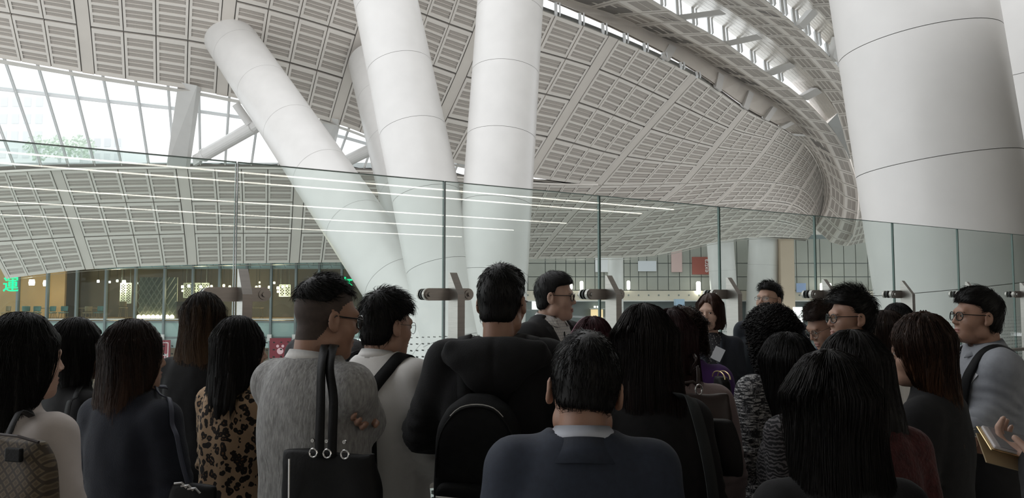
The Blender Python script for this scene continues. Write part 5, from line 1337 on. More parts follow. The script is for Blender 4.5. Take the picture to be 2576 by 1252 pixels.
def pattern_mat(name, kind):
    m = bpy.data.materials.new(name); m.use_nodes = True; nt = m.node_tree; b = nt.nodes['Principled BSDF']; N = nt.nodes.new; L = nt.links.new; b.inputs['Roughness'].default_value = .9
    tc = N('ShaderNodeTexCoord'); src = tc.outputs['Object']
    def ramp(sock, stops, interp='CONSTANT'):
        r = N('ShaderNodeValToRGB'); r.color_ramp.interpolation = interp; e = r.color_ramp.elements
        e[0].position, e[0].color = stops[0][0], (*stops[0][1], 1); e[1].position, e[1].color = stops[1][0], (*stops[1][1], 1)
        for p, c in stops[2:]: q = e.new(p); q.color = (*c, 1)
        L(sock, r.inputs[0]); return r.outputs[0]
    def noise(scale, detail=2, vec=None, st=None):
        n = N('ShaderNodeTexNoise'); n.inputs['Scale'].default_value = scale; n.inputs['Detail'].default_value = detail; v = vec or src
        if st: mp = N('ShaderNodeMapping'); mp.inputs['Scale'].default_value = st; L(v, mp.inputs[0]); v = mp.outputs[0]
        L(v, n.inputs['Vector']); return n
    def mixc(f, a, b_):
        mx = N('ShaderNodeMix'); mx.data_type = 'RGBA'; L(f, mx.inputs[0])
        for s_, q in ((6, a), (7, b_)):
            if isinstance(q, tuple): mx.inputs[s_].default_value = (*q, 1)
            else: L(q, mx.inputs[s_])
        return mx.outputs[2]
    if kind == 'leopard':
        wn = noise(14, 2); mv = N('ShaderNodeMix'); mv.data_type = 'VECTOR'; mv.inputs[0].default_value = .045; L(src, mv.inputs[4]); L(wn.outputs['Color'], mv.inputs[5])
        v = N('ShaderNodeTexVoronoi'); v.inputs['Scale'].default_value = 40; L(mv.outputs[1], v.inputs['Vector'])
        nz = noise(60, 3); ad = N('ShaderNodeMath'); ad.operation = 'MULTIPLY_ADD'; L(nz.outputs[0], ad.inputs[0]); ad.inputs[1].default_value = .55; L(v.outputs['Distance'], ad.inputs[2])
        c = ramp(ad.outputs[0], [(0, (.14, .066, .028)), (.40, (.012, .008, .006)), (.74, (.40, .27, .165))]); L(c, b.inputs['Base Color'])
    elif kind == 'tweed':
        a = noise(95, 1, None, (.35, .35, 1.6)); a2 = noise(95, 1, None, (1.6, 1.6, .35)); br = noise(6, 2)
        h_ = ramp(a.outputs[0], [(0, (.0, .0, .0)), (.52, (1, 1, 1))]); v_ = ramp(a2.outputs[0], [(0, (0, 0, 0)), (.56, (1, 1, 1))])
        base = mixc(h_, (.014, .014, .016), (.34, .335, .33)); c = mixc(v_, base, (.10, .10, .105)); L(c, b.inputs['Base Color'])
        bp = N('ShaderNodeBump'); bp.inputs['Strength'].default_value = .5; bp.inputs['Distance'].default_value = .004; L(a.outputs[0], bp.inputs['Height']); L(bp.outputs[0], b.inputs['Normal'])
    elif kind == 'check':
        sp = N('ShaderNodeSeparateXYZ'); L(src, sp.inputs[0]); outs = []
        for ax in (0, 2):
            md = N('ShaderNodeMath'); md.operation = 'PINGPONG'; md.inputs[1].default_value = .0075; L(sp.outputs[ax], md.inputs[0])
            lt = N('ShaderNodeMath'); lt.operation = 'LESS_THAN'; lt.inputs[1].default_value = .0008; L(md.outputs[0], lt.inputs[0]); outs.append(lt.outputs[0])
        mxm = N('ShaderNodeMath'); mxm.operation = 'MAXIMUM'; L(outs[0], mxm.inputs[0]); L(outs[1], mxm.inputs[1])
        L(mixc(mxm.outputs[0], (.74, .73, .71), (.36, .37, .41)), b.inputs['Base Color'])
    elif kind == 'waves':
        w = N('ShaderNodeTexWave'); w.inputs['Scale'].default_value = 24; w.inputs['Distortion'].default_value = 9; w.inputs['Detail'].default_value = 2; w.inputs['Detail Scale'].default_value = 1.4; w.bands_direction = 'Z'; L(src, w.inputs['Vector'])
        L(ramp(w.outputs[0], [(0, (.02, .02, .022)), (.6, (.15, .14, .145))]), b.inputs['Base Color'])
    elif kind == 'floral':
        v = N('ShaderNodeTexVoronoi'); v.inputs['Scale'].default_value = 75; L(src, v.inputs['Vector']); nz = noise(60, 2)
        ad = N('ShaderNodeMath'); ad.operation = 'MULTIPLY_ADD'; L(nz.outputs[0], ad.inputs[0]); ad.inputs[1].default_value = .5; L(v.outputs['Distance'], ad.inputs[2])
        L(ramp(ad.outputs[0], [(0, (.34, .32, .30)), (.5, (.03, .03, .035))]), b.inputs['Base Color'])
    elif kind == 'monogram':
        sp = N('ShaderNodeSeparateXYZ'); L(src, sp.inputs[0]); outs = []
        for sgn in (1, -1):
            ad = N('ShaderNodeMath'); ad.operation = 'MULTIPLY_ADD'; L(sp.outputs[0], ad.inputs[0]); ad.inputs[1].default_value = sgn; L(sp.outputs[2], ad.inputs[2])
            md = N('ShaderNodeMath'); md.operation = 'PINGPONG'; md.inputs[1].default_value = .014; L(ad.outputs[0], md.inputs[0]); outs.append(md.outputs[0])
        mn = N('ShaderNodeMath'); mn.operation = 'MINIMUM'; L(outs[0], mn.inputs[0]); L(outs[1], mn.inputs[1])
        dv = N('ShaderNodeMath'); dv.operation = 'DIVIDE'; L(mn.outputs[0], dv.inputs[0]); dv.inputs[1].default_value = .014
        L(ramp(dv.outputs[0], [(0, (.045, .030, .018)), (.28, (.135, .10, .058)), (.62, (.085, .060, .034))]), b.inputs['Base Color']); b.inputs['Roughness'].default_value = .6
    elif kind == 'redlace':
        v = N('ShaderNodeTexVoronoi'); v.inputs['Scale'].default_value = 60; L(src, v.inputs['Vector']); L(ramp(v.outputs['Distance'], [(0, (.32, .02, .06)), (.4, (.03, .005, .012))]), b.inputs['Base Color'])
    return m
c_leo = pattern_mat('leopard_print', 'leopard'); c_tweed = pattern_mat('black_white_tweed', 'tweed'); c_check = pattern_mat('white_check_cotton', 'check'); c_wave = pattern_mat('wavy_print', 'waves'); c_flor = pattern_mat('floral_print', 'floral'); c_mono = pattern_mat('tan_lattice_canvas', 'monogram'); c_lace = pattern_mat('red_lace', 'redlace')
R2 = (m_specs, .0022, (.025, .020, .8)); RW = (m_wire, .0011, (.024, .023, 1.)); RS = (m_wire, .0013, (.026, .015, .7)); RB = (m_specs, .0026, (.025, .021, .9))
W_ = dict(male=False)
hb = hair_mat
if PEOPLE_ON:
    person('w1', 'woman in pale blouse with long black hair at the far left', 62, 787, 2.25, -16, (-23, 0, 0), b=1.06, hair=('long', dict(L=.33, w=1.05, tt=.03, back=.0, tp=.8, wave=.2, locks=[[(-.03, -.09, -.2, .05), (-.06, -.13, -.33, .04), (-.09, -.14, -.44, .018)]])), top=dict(m=c_blouse, name='blouse', puff=.012, infl=.010, wr=.005, seed=1), arms=('front', dict(e=(.215, -.02, -.26), w=(.13, .20, -.43), hd=(-.4, .8, -.5), palm=(-.6, -.4, .3), curl=.9)), skin=m_skin3, face=1, **W_)
    person('w2', 'woman with rounded black bob and black jacket, second from the left', 206, 800, 3.15, -38, (-16, -4, 0), hair=('bob', dict(L=.16, w=1.10, tt=.03, flip=.004)), top=dict(m=c_black, infl=.010, seed=2), collar=[('shirt', c_white)], skin=m_skin, **W_)
    person('w3', 'woman with brown shoulder-length hair and dark navy knit top', 337, 803, 2.72, -20, (-28, 0, 0), hx=-.035, b=1.0, hair=('long', dict(L=.29, w=1.16, tt=.026, flip=.022, lyaw=-.35, wave=.15)), hmat=hb('brown_hair_w3', (.022, .012, .009), (.055, .026, .014), 1.52, 1.28), top=dict(m=c_navyk, name='knit_top', infl=.016, puff=.006, seed=3), arms=('front', 'front'), **W_)
    person('w4', 'tall woman with long highlighted brown hair and black dress, seen above the brown haired woman', 516, 735, 3.6, -8, (-4, 0, 0), hair=('long', dict(L=.37, w=1.02, tt=.026, flip=.025, wave=.25)), hmat=hb('highlighted_hair', (.020, .012, .008), (.135, .078, .042), 1.66, 1.36, var=.5), top=dict(m=c_black, name='dress', infl=.003, seed=4), legs=('skirt', c_black), arms=('front', 'down'), **W_)
    person('w5', 'woman with shoulder-length black hair in leopard print top', 604, 795, 3.05, -30, (-24, 0, 0), b=.84, hair=('long', dict(L=.27, w=1.22, tt=.03, flip=.012, lyaw=-.45, amp=.006)), hmat=h_soft, top=dict(m=c_leo, name='leopard_top', infl=.008, hem=.88, seed=5, wr=.005), arms=(dict(e=(.20, .05, -.26), w=(-.02, .17, -.23)), dict(e=(.215, .05, -.27), w=(.08, .19, -.26))), collar=None, skin=m_skin, **W_)
    person('m27', 'man in charcoal fleece mostly hidden behind the man in the grey cardigan', 836, 708, 3.62, -35, (-22, 0, 0), hair=('short', {}), top=dict(m=c_char, infl=.014, seed=6), specs=R2, face=1)
    person('m6', 'man in grey marl cardigan with shaved sides and black glasses', 812, 690, 2.35, -36, (-17, 6, 0), b=0.9, hair=('fade', dict(ts=.006, tt=.018, n=900, len=.04, comb=(0, .9, -.2), lift=.35)), top=dict(m=c_grey, name='cardigan', infl=.013, puff=0.004, hem=.72, seed=7, wr=.005), arms=(dict(epx=(760, 1075, 2.52), wpx=(918, 1034, 2.31), hpx=(858, 1090, 2.10), palm=(-.2, .9, .4), curl=.45), dict(epx=(915, 1062, 2.36), wpx=(800, 1050, 2.62), hpx=(760, 1050, 2.62), palm=(0, -1, 0))), collar=[('shirt', c_white), ('crew', M('grey_rib_knit', (.24, .237, .23), .95, var=.2, vscale=80, bump=.3, bscale=200))], specs=RB, skin=m_skin2, face=2)
    person('m7', 'man in white shirt with thin round glasses and black backpack', 967, 725, 2.98, -24, (-24, 4, 0), b=.95, hair=('short', dict(ts=.017, tt=.03, n=1100, len=.045, lift=.4, up=-.012)), top=dict(m=c_white, name='shirt', infl=.014, puff=.012, hem=.80, seed=8, wr=.006), arms=('front', dict(e=(.25, -.0, -.27), w=(.12, .20, -.38), curl=.8)), collar=[('shirt', c_white)], specs=RW, skin=m_skin, face=2)
    person('m8', 'tall man in black hooded jacket with black backpack, seen from behind', 1258, 665, 2.68, -6, (-12, 2, 0), b=0.92, hair=('short', dict(ts=.011, tt=.020, n=900, len=.028, lift=.25)), top=dict(m=c_black2, name='hooded_jacket', infl=.018, puff=0.01, seed=9, wr=.006), arms=(dict(e=(.275, .04, -.24), w=(.14, .22, -.28)), 'front'), specs=R2, skin=m_skin2, face=1)
    person('m9', 'man in navy suit with neat black hair, nearest the viewer in the centre', 1462, 832, 1.80, -3, (0, 6, 5), b=0.93, hair=('short', dict(ts=.016, tt=.022, n=1500, len=.04, lift=.06, nape=.03, tx=.004, comb=(0, .1, -.8))), top=dict(m=c_suit, infl=.014, puff=0.004, seed=10, wr=.0035, h=.009), collar=[('shirt', M('pale_shirt', (.52, .54, .60), .8)), ('suit', c_suit)], skin=m_skin2, hs=1.0, face=1)
    P = person('m10', 'presenter in black blazer and white check shirt, facing right before the glass', 1395, 683, 4.05, -128, (24, 0, 0), lift_sh=.065, b=1.0, hair=('short', dict(ts=.012, tt=.020, n=700, len=.04, lift=.1)), hmat=hb('greying_hair', (.018, .017, .017), var=.5), inner=dict(m=c_check), top=dict(m=c_black, name='blazer', infl=.014, puff=.006, vcut=(1.50, 1.13, .085), seed=11), collar=[('shirt', c_check), ('suit', c_black)], specs=R2, skin=m_skin3, face=2)
    person('w11', 'woman with dark red hair, only the crown showing below the presenter', 1492, 797, 3.4, 5, (10, 0, 0), hair=('bob', dict(L=.18, w=1.12, tt=.03)), hmat=hb('dark_red_hair', (.050, .012, .016)), top=dict(m=c_black, seed=12), **W_)
    person('w12', 'woman with long straight dark hair and black top, right of the navy suit', 1618, 765, 2.38, 6, (-2, 0, 0), b=0.98, hair=('long', dict(L=.36, w=1.08, tt=.028, flip=.01, n=400, wave=.08, locks=[[(.07, .0, -.05, .045), (.085, -.02, -.18, .035), (.09, -.03, -.30, .015)]])), hmat=hb('near_black_brown_hair', (.014, .010, .009), (.022, .012, .010), 1.5, 1.3), top=dict(m=c_black, infl=.012, seed=13), arms=('front', 'down'), **W_)
    person('w13', 'woman in mauve wool jacket with dark reddish hair, half hidden behind the long dark hair', 1690, 776, 2.95, -4, (4, 4, 0), b=1.10, hair=('bob', dict(L=.19, w=1.02, tt=.03)), hmat=hb('reddish_hair', (.032, .011, .012)), top=dict(m=c_mauve, infl=.014, puff=.008, seed=14), collar=[('suit', c_mauve)], **W_)
    person('w14', 'woman in purple jacket with short dark curly hair', 1728, 770, 3.75, -14, (26, 8, 0), hair=('curly', dict(L=.09, w=1.08, tt=.032, ts=.022, n=900)), hmat=h_brown, top=dict(m=c_purple, infl=.014, puff=.01, seed=15), collar=[('suit', c_purple)], arms=('front', 'bag'), skin=m_skin2, **W_)
    P = person('w15', 'woman with brown bob and white name tag on dark blazer, facing the viewer', 1788, 738, 5.25, 168, (-20, 0, 0), hair=('bob', dict(L=.125, w=1.06, tt=.024, ow=.064, oh=.128, oz=-.036, gaze=-1)), hmat=hb('brown_bob_hair', (.050, .022, .013)), inner=dict(m=c_flor, name='blouse'), top=dict(m=c_dnavy, name='blazer', infl=.010, vcut=(1.50, 1.10, .075), seed=16), legs=('skirt', c_black), arms=('front', 'front'), skin=m_skin3, face=2, **W_)
    P = person('m16', 'tall man in dark navy suit and rimless glasses, behind the curly haired woman', 1934, 708, 5.3, 150, (-22, -9, 0), hs=.93, hair=('short', dict(ts=.012, tt=.028, n=800, len=.04, lift=.45, up=.004, gaze=-1)), inner=dict(m=c_white), top=dict(m=c_dnavy, infl=.012, vcut=(1.52, 1.15, .07), seed=17), collar=[('shirt', c_white), ('suit', c_dnavy)], specs=RS, skin=m_skin, face=2)
    person('w17', 'woman with curly black hair in black and white tweed coat', 1936, 768, 3.3, 28, (5, 0, 0), b=1.04, hair=('curly', dict(L=.24, w=1.16, tt=.034, ts=.026, n=1700)), top=dict(m=c_tweed, name='tweed_coat', infl=.012, puff=.010, hem=.60, flare=.10, seed=18, wr=.005), legs=('skirt', c_tweed), arms=(dict(e=(.215, -.03, -.26), w=(.13, .16, -.42)), 'front'), **W_)
    person('w18', 'woman with straight black hair and wavy print blouse in front of the tweed coat', 1978, 835, 2.72, 48, (-20, 6, 0), hair=('long', dict(L=.30, w=1.04, tt=.028, wave=.06)), top=dict(m=c_wave, name='blouse', infl=.008, puff=.006, seed=19), **W_)
    person('w22', 'woman in maroon mohair top with black hair, behind the nearest long black hair', 2152, 830, 2.2, 14, (14, 6, 0), b=.98, hair=('bob', dict(L=.17, w=1.08, tt=.03)), hmat=h_soft, top=dict(m=c_maroon, name='mohair_top', infl=.012, puff=.01, seed=20, wr=.006), **W_)
    person('w19', 'woman with very long straight black hair and black top, nearest the viewer on the right', 2086, 880, 1.72, 4, (2, 4, 0), b=1.0, hair=('long', dict(L=.40, w=1.10, tt=.03, wave=.05, n=600, flip=.02)), hmat=h_soft, top=dict(m=c_black, infl=.010, seed=21), **W_)
    person('m20', 'man in dark olive jacket with spiky black hair and glasses', 2137, 722, 3.6, 66, (24, 0, 0), hair=('spiky', dict(ts=.012, tt=.030, fr=.008, n=1100, len=.05, lift=0.6, comb=(0, .5, .3))), top=dict(m=c_olive, infl=.016, puff=.01, seed=22), collar=[('suit', c_olive)], specs=R2, skin=m_skin2, face=2)
    person('m21', 'man in dark denim shirt looking down, behind the spiky haired man', 2086, 745, 4.22, 88, (14, 24, 0), hair=('short', dict(ts=.010, tt=.030, n=900, len=.05, lift=.4, comb=(0, .8, .2), fr=.01)), hmat=h_brown, top=dict(m=c_denim, name='denim_shirt', infl=.010, seed=23), collar=[('shirt', c_denim)], specs=RW, skin=m_skin2, face=2)
    person('w23', 'woman with dark brown hair and white top, her cheek showing behind the spiky haired man', 2228, 780, 4.4, 60, (12, 4, 0), hair=('long', dict(L=.28, w=1.0, tt=.026, ow=.066)), hmat=h_brown, top=dict(m=c_white, name='white_top', infl=.008, seed=24), skin=m_skin3, face=2, **W_)
    person('w23b', 'person with black hair, only the crown showing behind the auburn haired woman', 2254, 763, 5.1, 20, (0, 0, 0), hair=('bob', dict(L=.15, w=1.05, tt=.026)), top=dict(m=c_black, seed=25), **W_)
    person('w24', 'woman with long auburn hair and black jacket, before the man in the grey-blue shirt', 2318, 785, 2.72, 44, (16, 4, 0), b=0.98, hair=('long', dict(L=.36, w=1.06, tt=.032, flip=.02, wave=.2, amp=.007, lyaw=.5, n=420, ow=.06)), hmat=hb('auburn_hair', (.040, .018, .010), (.115, .050, .022), 1.5, 1.25, var=.5), top=dict(m=c_black, infl=.012, puff=.008, seed=26), legs=('skirt', c_lace), arms=('front', 'front'), face=2, **W_)
    P = person('m25', 'man in grey-blue shirt with name tag, in profile at the right', 2450, 723, 3.38, 80, (6, -4, 0), b=0.97, hs=.94, hair=('short', dict(ts=.012, tt=.026, fr=.006, n=1000, len=.045, lift=.12, comb=(0, .9, -.3), up=-.004)), top=dict(m=c_shirtg, name='shirt', infl=.009, puff=.012, hem=1.10, sleeves=.55, cuff=.010, seed=27, wr=.006), arms=(dict(epx=(2512, 1008, 3.24), wpx=(2440, 1104, 3.20), hpx=(2405, 1160, 3.24), palm=(1, 0, .2)), 'pocket'), collar=[('shirt', c_shirtg)], specs=R2, skin=m_skin2, face=2)
    person('p26', 'person in black fleece at the right edge, only the phone hand in view', 2900, 800, 1.42, 62, (0, 20, 0), hair=('bob', dict(L=.15)), top=dict(m=c_black2, infl=.014, puff=.014, seed=28), arms=(dict(epx=(2690, 1345, 1.40), wpx=(2648, 1172, 1.57), hpx=(2560, 1130, 1.62), palm=(.2, .1, .95), curl=.75), 'front'), skin=m_skin3, **W_)
# ================================================================== bags, phones, tags and other belongings
m_bagblk = M('black_leather_bag', (.008, .008, .008), .55, var=.2, vscale=30, bump=.1, bscale=150, spec=.2); m_nylon = M('black_nylon', (.009, .0095, .010), .75, var=.3, vscale=40, bump=.15, bscale=250, spec=.2)
m_silver = M('silver_metal', (.75, .74, .72), .22, metal=1.); m_gold = M('gold_metal', (.75, .58, .32), .3, metal=1.); m_redbag = M('red_leather', (.42, .035, .03), .4); m_tag = M('white_card', (.70, .71, .74), .6); m_strapg = M('dark_grey_webbing', (.022, .025, .025), .85, bump=.2, bscale=300); m_brownl = M('dark_brown_leather', (.028, .015, .012), .45)
def root_like(P_, name, label, cat, group=None):
    r = P_['root']; return empty(name, r.location, r.rotation_euler.z, label=label, cat=cat, group=group)
def toL(P_, w):
    r = P_['root']; return Matrix.Rotation(-r.rotation_euler.z, 3, 'Z') @ (V3(w) - V3(r.location))
def back_y(P_, x, z):
    ys = np.linspace(-.5, .2, 200); v = P_['top'].at(np.stack([np.full(200, x), ys, np.full(200, z)], 1)); return float(ys[int(np.argmax(v < 0))]) if (v < 0).any() else -.08
def ribbon_on(P_, pts, width, m, parent, name='strap', off=.006, n=44, th=.004, smooth_it=2, pull=0.):
    pts = [V3(p) for p in pts]; D = np.array([tuple(crv(pts, (len(pts) - 1) * i / n)) for i in range(n + 1)])
    S = P_['top']; v = S.at(D); m_ = v < np.maximum(off, np.where(np.arange(n + 1) > n * .35, pull, off))
    if m_.any(): D[m_] = S.push(D[m_], off, 8)
    for _ in range(smooth_it): D[1:-1] = D[1:-1] * .5 + (D[:-2] + D[2:]) * .25
    N = S.grad(D, .01); T = np.gradient(D, axis=0); T /= np.linalg.norm(T, axis=1, keepdims=True) + 1e-9
    for _ in range(6): N[1:-1] = N[1:-1] * .5 + (N[:-2] + N[2:]) * .25
    Bn = np.cross(T, N); Bn /= np.linalg.norm(Bn, axis=1, keepdims=True) + 1e-9
    mb = MB(); mb.grid([[V3(D[i] - Bn[i] * width / 2) for i in range(n + 1)], [V3(D[i]) for i in range(n + 1)], [V3(D[i] + Bn[i] * width / 2) for i in range(n + 1)]])
    o = mb.build(name, m, parent, smooth=True); sd = o.modifiers.new('thick', 'SOLIDIFY'); sd.thickness = th; sd.offset = 0
    return o
def backpack(P_, label, w=.28, h=.42, d=.15, zt=None, xo=0., m=None, fancy=True):
    m = m or m_nylon; s = P_['s']; zt = zt or P_['sz'] - .03; zb = zt - h; root = root_like(P_, 'backpack', label, 'backpack')
    yb = min(back_y(P_, xo, zt - h * k) for k in (.2, .5, .8)) - .004; cy = yb - d / 2
    S = Shape(); S.u(stack([(zb, w * .42, d * .40, cy, xo), (zb + .04, w * .48, d * .5, cy, xo), (zb + h * .5, w * .5, d * .5, cy, xo), (zt - .10, w * .46, d * .47, cy, xo), (zt - .035, w * .34, d * .38, cy + .01, xo), (zt, w * .16, d * .2, cy + .02, xo)], 3.2), .01)
    S.disp.append(lambda P: snoise(P, 5, 3, 2) * .004)
    sdf_obj('main_compartment', S, .010, m, root)
    S2 = Shape(); S2.u(rbox((xo, cy - d * .48, zb + h * .22), (w * .43, .032, h * .2), .03), .01); S2.disp.append(lambda P: snoise(P, 6, 9, 2) * .003)
    sdf_obj('front_pocket', S2, .009, m, root)
    yf = cy - d * .5
    arc = [V3((xo + w * .44 * math.sin(a), cy - d * .36 - .0 , zb + h * .52 + (h * .47) * math.cos(a) * .95)) for a in [-1.75 + 3.5 * k / 24 for k in range(25)]]
    A2 = S.push(np.array([tuple(p) for p in arc]), .001, 8)
    mb = MB(); mb.tube([V3(p) for p in A2], .0035, 6); mb.build('zip', m_bagblk, root)
    if fancy:
        mb = MB(); mb.tube([V3(p) + V3((0, -.002, .008)) for p in A2[7:18]], .0022, 6); mb.build('piping', m_silver, root)
        mb = MB(); mb.tube([(xo - w * .40, yf - .040, zb + h * .345), (xo - w * .2, yf - .047, zb + h * .34), (xo + w * .2, yf - .047, zb + h * .335), (xo + w * .40, yf - .040, zb + h * .33)], .0028, 6); mb.build('pocket_zip', m_silver, root)
    if not fancy: mb = MB(); mb.tube([(xo - .04, cy + .02, zt - .015), (xo - .035, cy + .0, zt + .03), (xo + .035, cy + .0, zt + .03), (xo + .04, cy + .02, zt - .015)], .006, 8); mb.build('carry_handle', m, root)
    for sx in (-1, 1):
        sw = P_['sw']; x = sx * sw * .62
        ribbon_on(P_, [(xo + sx * .06, yb - .01, zt - .03), (x, yb + .05, P_['sz'] + .045), (x * 1.05, .0, P_['sz'] + .075), (x * 1.12, .10, P_['sz'] - .02), (x * 1.12, .13, P_['sz'] - .14), (x * 1.0, .13, P_['sz'] - .26), (x * .9, .125, P_['sz'] - .34)], .046, m, root, 'shoulder_strap', off=.010, th=.010)
    return root
def soft_bag(name, label, c, size, rz, m, cat='bag', r=.03, tilt=0., h=.009, group=None):
    root = empty(name, (c.x, c.y, c.z - size[2] / 2), rz, label=label, cat=cat, group=group)
    S = Shape(); zc = size[2] / 2
    S.u(stack([(0, size[0] * .46, size[1] * .5, 0), (size[2] * .3, size[0] * .5, size[1] * .5, 0), (size[2] * .85, size[0] * .49, size[1] * .32, 0), (size[2], size[0] * .47, size[1] * .2, 0)], 3.6), .01)
    S.disp.append(lambda P: snoise(P, 4, 2, 2) * .005)
    sdf_obj('bag_body', S, h, m, root)
    return root
def strap_world(P_, pxs, width, m, root, name='strap', off=.006, th=.004, pull=.07):
    """strap given by pixel+distance points, draped on the garment of P_; root may have any transform"""
    L_ = [toL(P_, Pt(*p)) for p in pxs]; o = ribbon_on(P_, L_, width, m, None, name, off, th=th, pull=pull)
    Mw = Matrix.Translation(P_['root'].location) @ Matrix.Rotation(P_['root'].rotation_euler.z, 4, 'Z')
    Mr = Matrix.Translation(root.location) @ Matrix.Rotation(root.rotation_euler.z, 4, 'Z')
    o.data.transform(Mr.inverted() @ Mw); o.parent = root
    return o
if PEOPLE_ON:
    PP = PEOPLE
    # leftmost woman: lattice pattern bag
    c = Pt(30, 1225, 1.98); b_ = soft_bag('shoulder_bag', 'tan shoulder bag with a dark diamond lattice pattern at the lower left', c, (.25, .11, .26), -.25, c_mono)
    mb = MB(); mb.tube([(-.10, -.03, .262), (-.05, -.034, .272), (.05, -.034, .268), (.11, -.03, .255)], .004, 6); mb.build('rim', m_brownl, b_)
    mb = MB(); mb.box((.055, -.048, .225), (.05, .012, .035)); mb.build('clasp_tab', m_bagblk, b_, bevel=.004)
    strap_world(PP['w1'], [(20, 1095, 2.0), (40, 1050, 2.05), (80, 985, 2.16), (110, 960, 2.28), (130, 985, 2.36)], .016, m_bagblk, b_, 'strap')
    # second woman: black shoulder bag
    c = Pt(200, 1150, 2.88); b_ = soft_bag('shoulder_bag', 'black shoulder bag of the woman with the rounded bob', c, (.20, .10, .24), -.3, m_bagblk)
    strap_world(PP['w2'], [(165, 1068, 2.86), (172, 1020, 2.92), (190, 975, 3.0), (220, 955, 3.12), (240, 975, 3.22)], .020, m_bagblk, b_)
    mb = MB(); mb.tube([(-.07, -.03, .245), (-.07, -.03, .262), (-.02, -.03, .262), (-.02, -.03, .245)], .0028, 6); mb.build('buckle', m_silver, b_)
    # third woman: thin strap with small bag
    c = Pt(486, 1262, 2.55); b_ = soft_bag('crossbody_bag', 'small dark crossbody bag with silver clasps at the end of a thin strap', c, (.16, .06, .12), -.2, m_bagblk)
    strap_world(PP['w3'], [(478, 1235, 2.55), (455, 1150, 2.55), (440, 1060, 2.56), (430, 990, 2.62), (428, 958, 2.72), (420, 975, 2.84)], .014, M('slate_strap', (.045, .05, .075), .6), b_)
    for k, (x, z) in enumerate(((-.05, .125), (-.025, .118), (.0, .11))):
        mb = MB(); mb.tube([(x, -.03, z), (x + .03, -.034, z + .005), (x + .045, -.03, z - .012)], .004, 6); mb.build('clasp', m_silver, b_)
    # leopard top woman: red bag
    c = Pt(532, 1150, 3.08); b_ = soft_bag('red_bag', 'small red leather bag at the hip of the woman in leopard print', c, (.07, .13, .16), .3, m_redbag, h=.007)
    # cardigan man: tote bag
    P_ = PP['m6']; c = Pt(836, 1262, 2.06); b_ = soft_bag('tote_bag', 'large black tote bag hanging from the shoulder of the man in the grey cardigan', c, (.275, .10, .27), -.22, m_bagblk)
    for k, (x0, x1) in enumerate(((803, 812), (835, 833))):
        strap_world(P_, [(x0, 1150, 2.04), (x0 + 2, 1080, 2.06), (x0 + 4, 1000, 2.09), (x1 - 4, 930, 2.12), (x1 + 2, 885, 2.18), (x1 + 8, 868, 2.27), (x1 + 16, 885, 2.38), (x1 + 30, 960, 2.45)], .024, m_bagblk, b_, 'handle', off=.008, th=.006, pull=0.)
    for x in (-.035, .005, .055):
        mb = MB(); mb.tube([(x + .011 * math.cos(a), -.045, .272 + .011 * math.sin(a)) for a in [6.283 * k / 12 for k in range(12)]], .0022, 6, closed=True); mb.lathe([(.001, -.003), (.005, -.003), (.005, .003), (.001, .003)], (x, -.048, .305), 10, axis='Y'); mb.build('ring', m_silver, b_)
    mb = MB(); mb.tube([(-.10, -.052, .255), (-.098, -.054, .15), (-.092, -.052, .04)], .0026, 6); mb.build('zip', m_silver, b_)
    # backpacks
    backpack(PP['m7'], 'plain black backpack on the man in the white shirt', .27, .44, .14, fancy=False, xo=-.02)
    b_ = backpack(PP['m8'], 'black backpack with silver zips on the man in the hooded jacket', .285, .44, .16, zt=PP['m8']['sz'] - .075, xo=-.035)
    backpack(PP['m25'], 'black backpack on the man in the grey-blue shirt', .30, .46, .17, fancy=False)
    # hood of the black jacket
    P_ = PP['m8']; nb = P_['nb']; S = Shape(); yb = back_y(P_, 0, nb - .09)
    S.u(el((0, yb + .01, nb - .055), (.160, .060, .070)), .02); S.u(el((0, yb - .012, nb - .115), (.095, .045, .060)), .04)
    for a, b2 in (((-.155, yb + .05, nb - .045), (-.115, .05, nb - .03)), ((.155, yb + .05, nb - .045), (.115, .05, nb - .03))): S.u(rc(a, b2, .034, .028), .03)
    S.u(rc((-.15, yb + .02, nb - .012), (.15, yb + .02, nb - .012), .022, .022), .03)
    S.sub(rc((0, -.01, nb - .1), (0, -.01, nb + .2), .068, .075), .01)
    S.disp.append(lambda P: snoise(P, 5, 8, 2) * .005 - .006 * np.exp(-(P[:, 0] / .007) ** 2) * (P[:, 1] < yb) * -1)
    sdf_obj('hood', S, .0085, c_black2, P_['root'])
    # broad strap and bag of the woman with long straight dark hair
    P_ = PP['w12']; c = Pt(1812, 1120, 2.45); b_ = soft_bag('shoulder_bag', 'black shoulder bag on a broad grey strap right of the long straight dark hair', c, (.10, .12, .17), .5, m_bagblk)
    strap_world(P_, [(1800, 1300, 2.12), (1788, 1200, 2.13), (1768, 1100, 2.15), (1745, 1020, 2.18), (1725, 985, 2.26), (1718, 985, 2.38), (1730, 1030, 2.47)], .034, m_strapg, b_, off=.008)
    # mauve jacket woman: brown handle bag
    P_ = PP['w13']; c = Pt(1765, 1050, 2.72); b_ = soft_bag('handbag', 'dark brown handbag under the arm of the woman in mauve', c, (.20, .09, .17), .1, m_brownl)
    strap_world(P_, [(1757, 975, 2.72), (1757, 940, 2.74), (1752, 905, 2.80), (1738, 885, 2.90), (1735, 900, 3.02)], .014, m_brownl, b_)
    mb = MB(); mb.tube([(-.09, 0, .168), (-.085, 0, .205), (-.03, 0, .212), (-.012, 0, .20)], .006, 8); mb.build('handle', m_brownl, b_); mb = MB(); mb.tube([(-.012 + .012 * math.cos(a), -.01, .185 + .018 * math.sin(a)) for a in [6.283 * k / 12 for k in range(12)]], .003, 6, closed=True); mb.build('buckle', m_silver, b_)
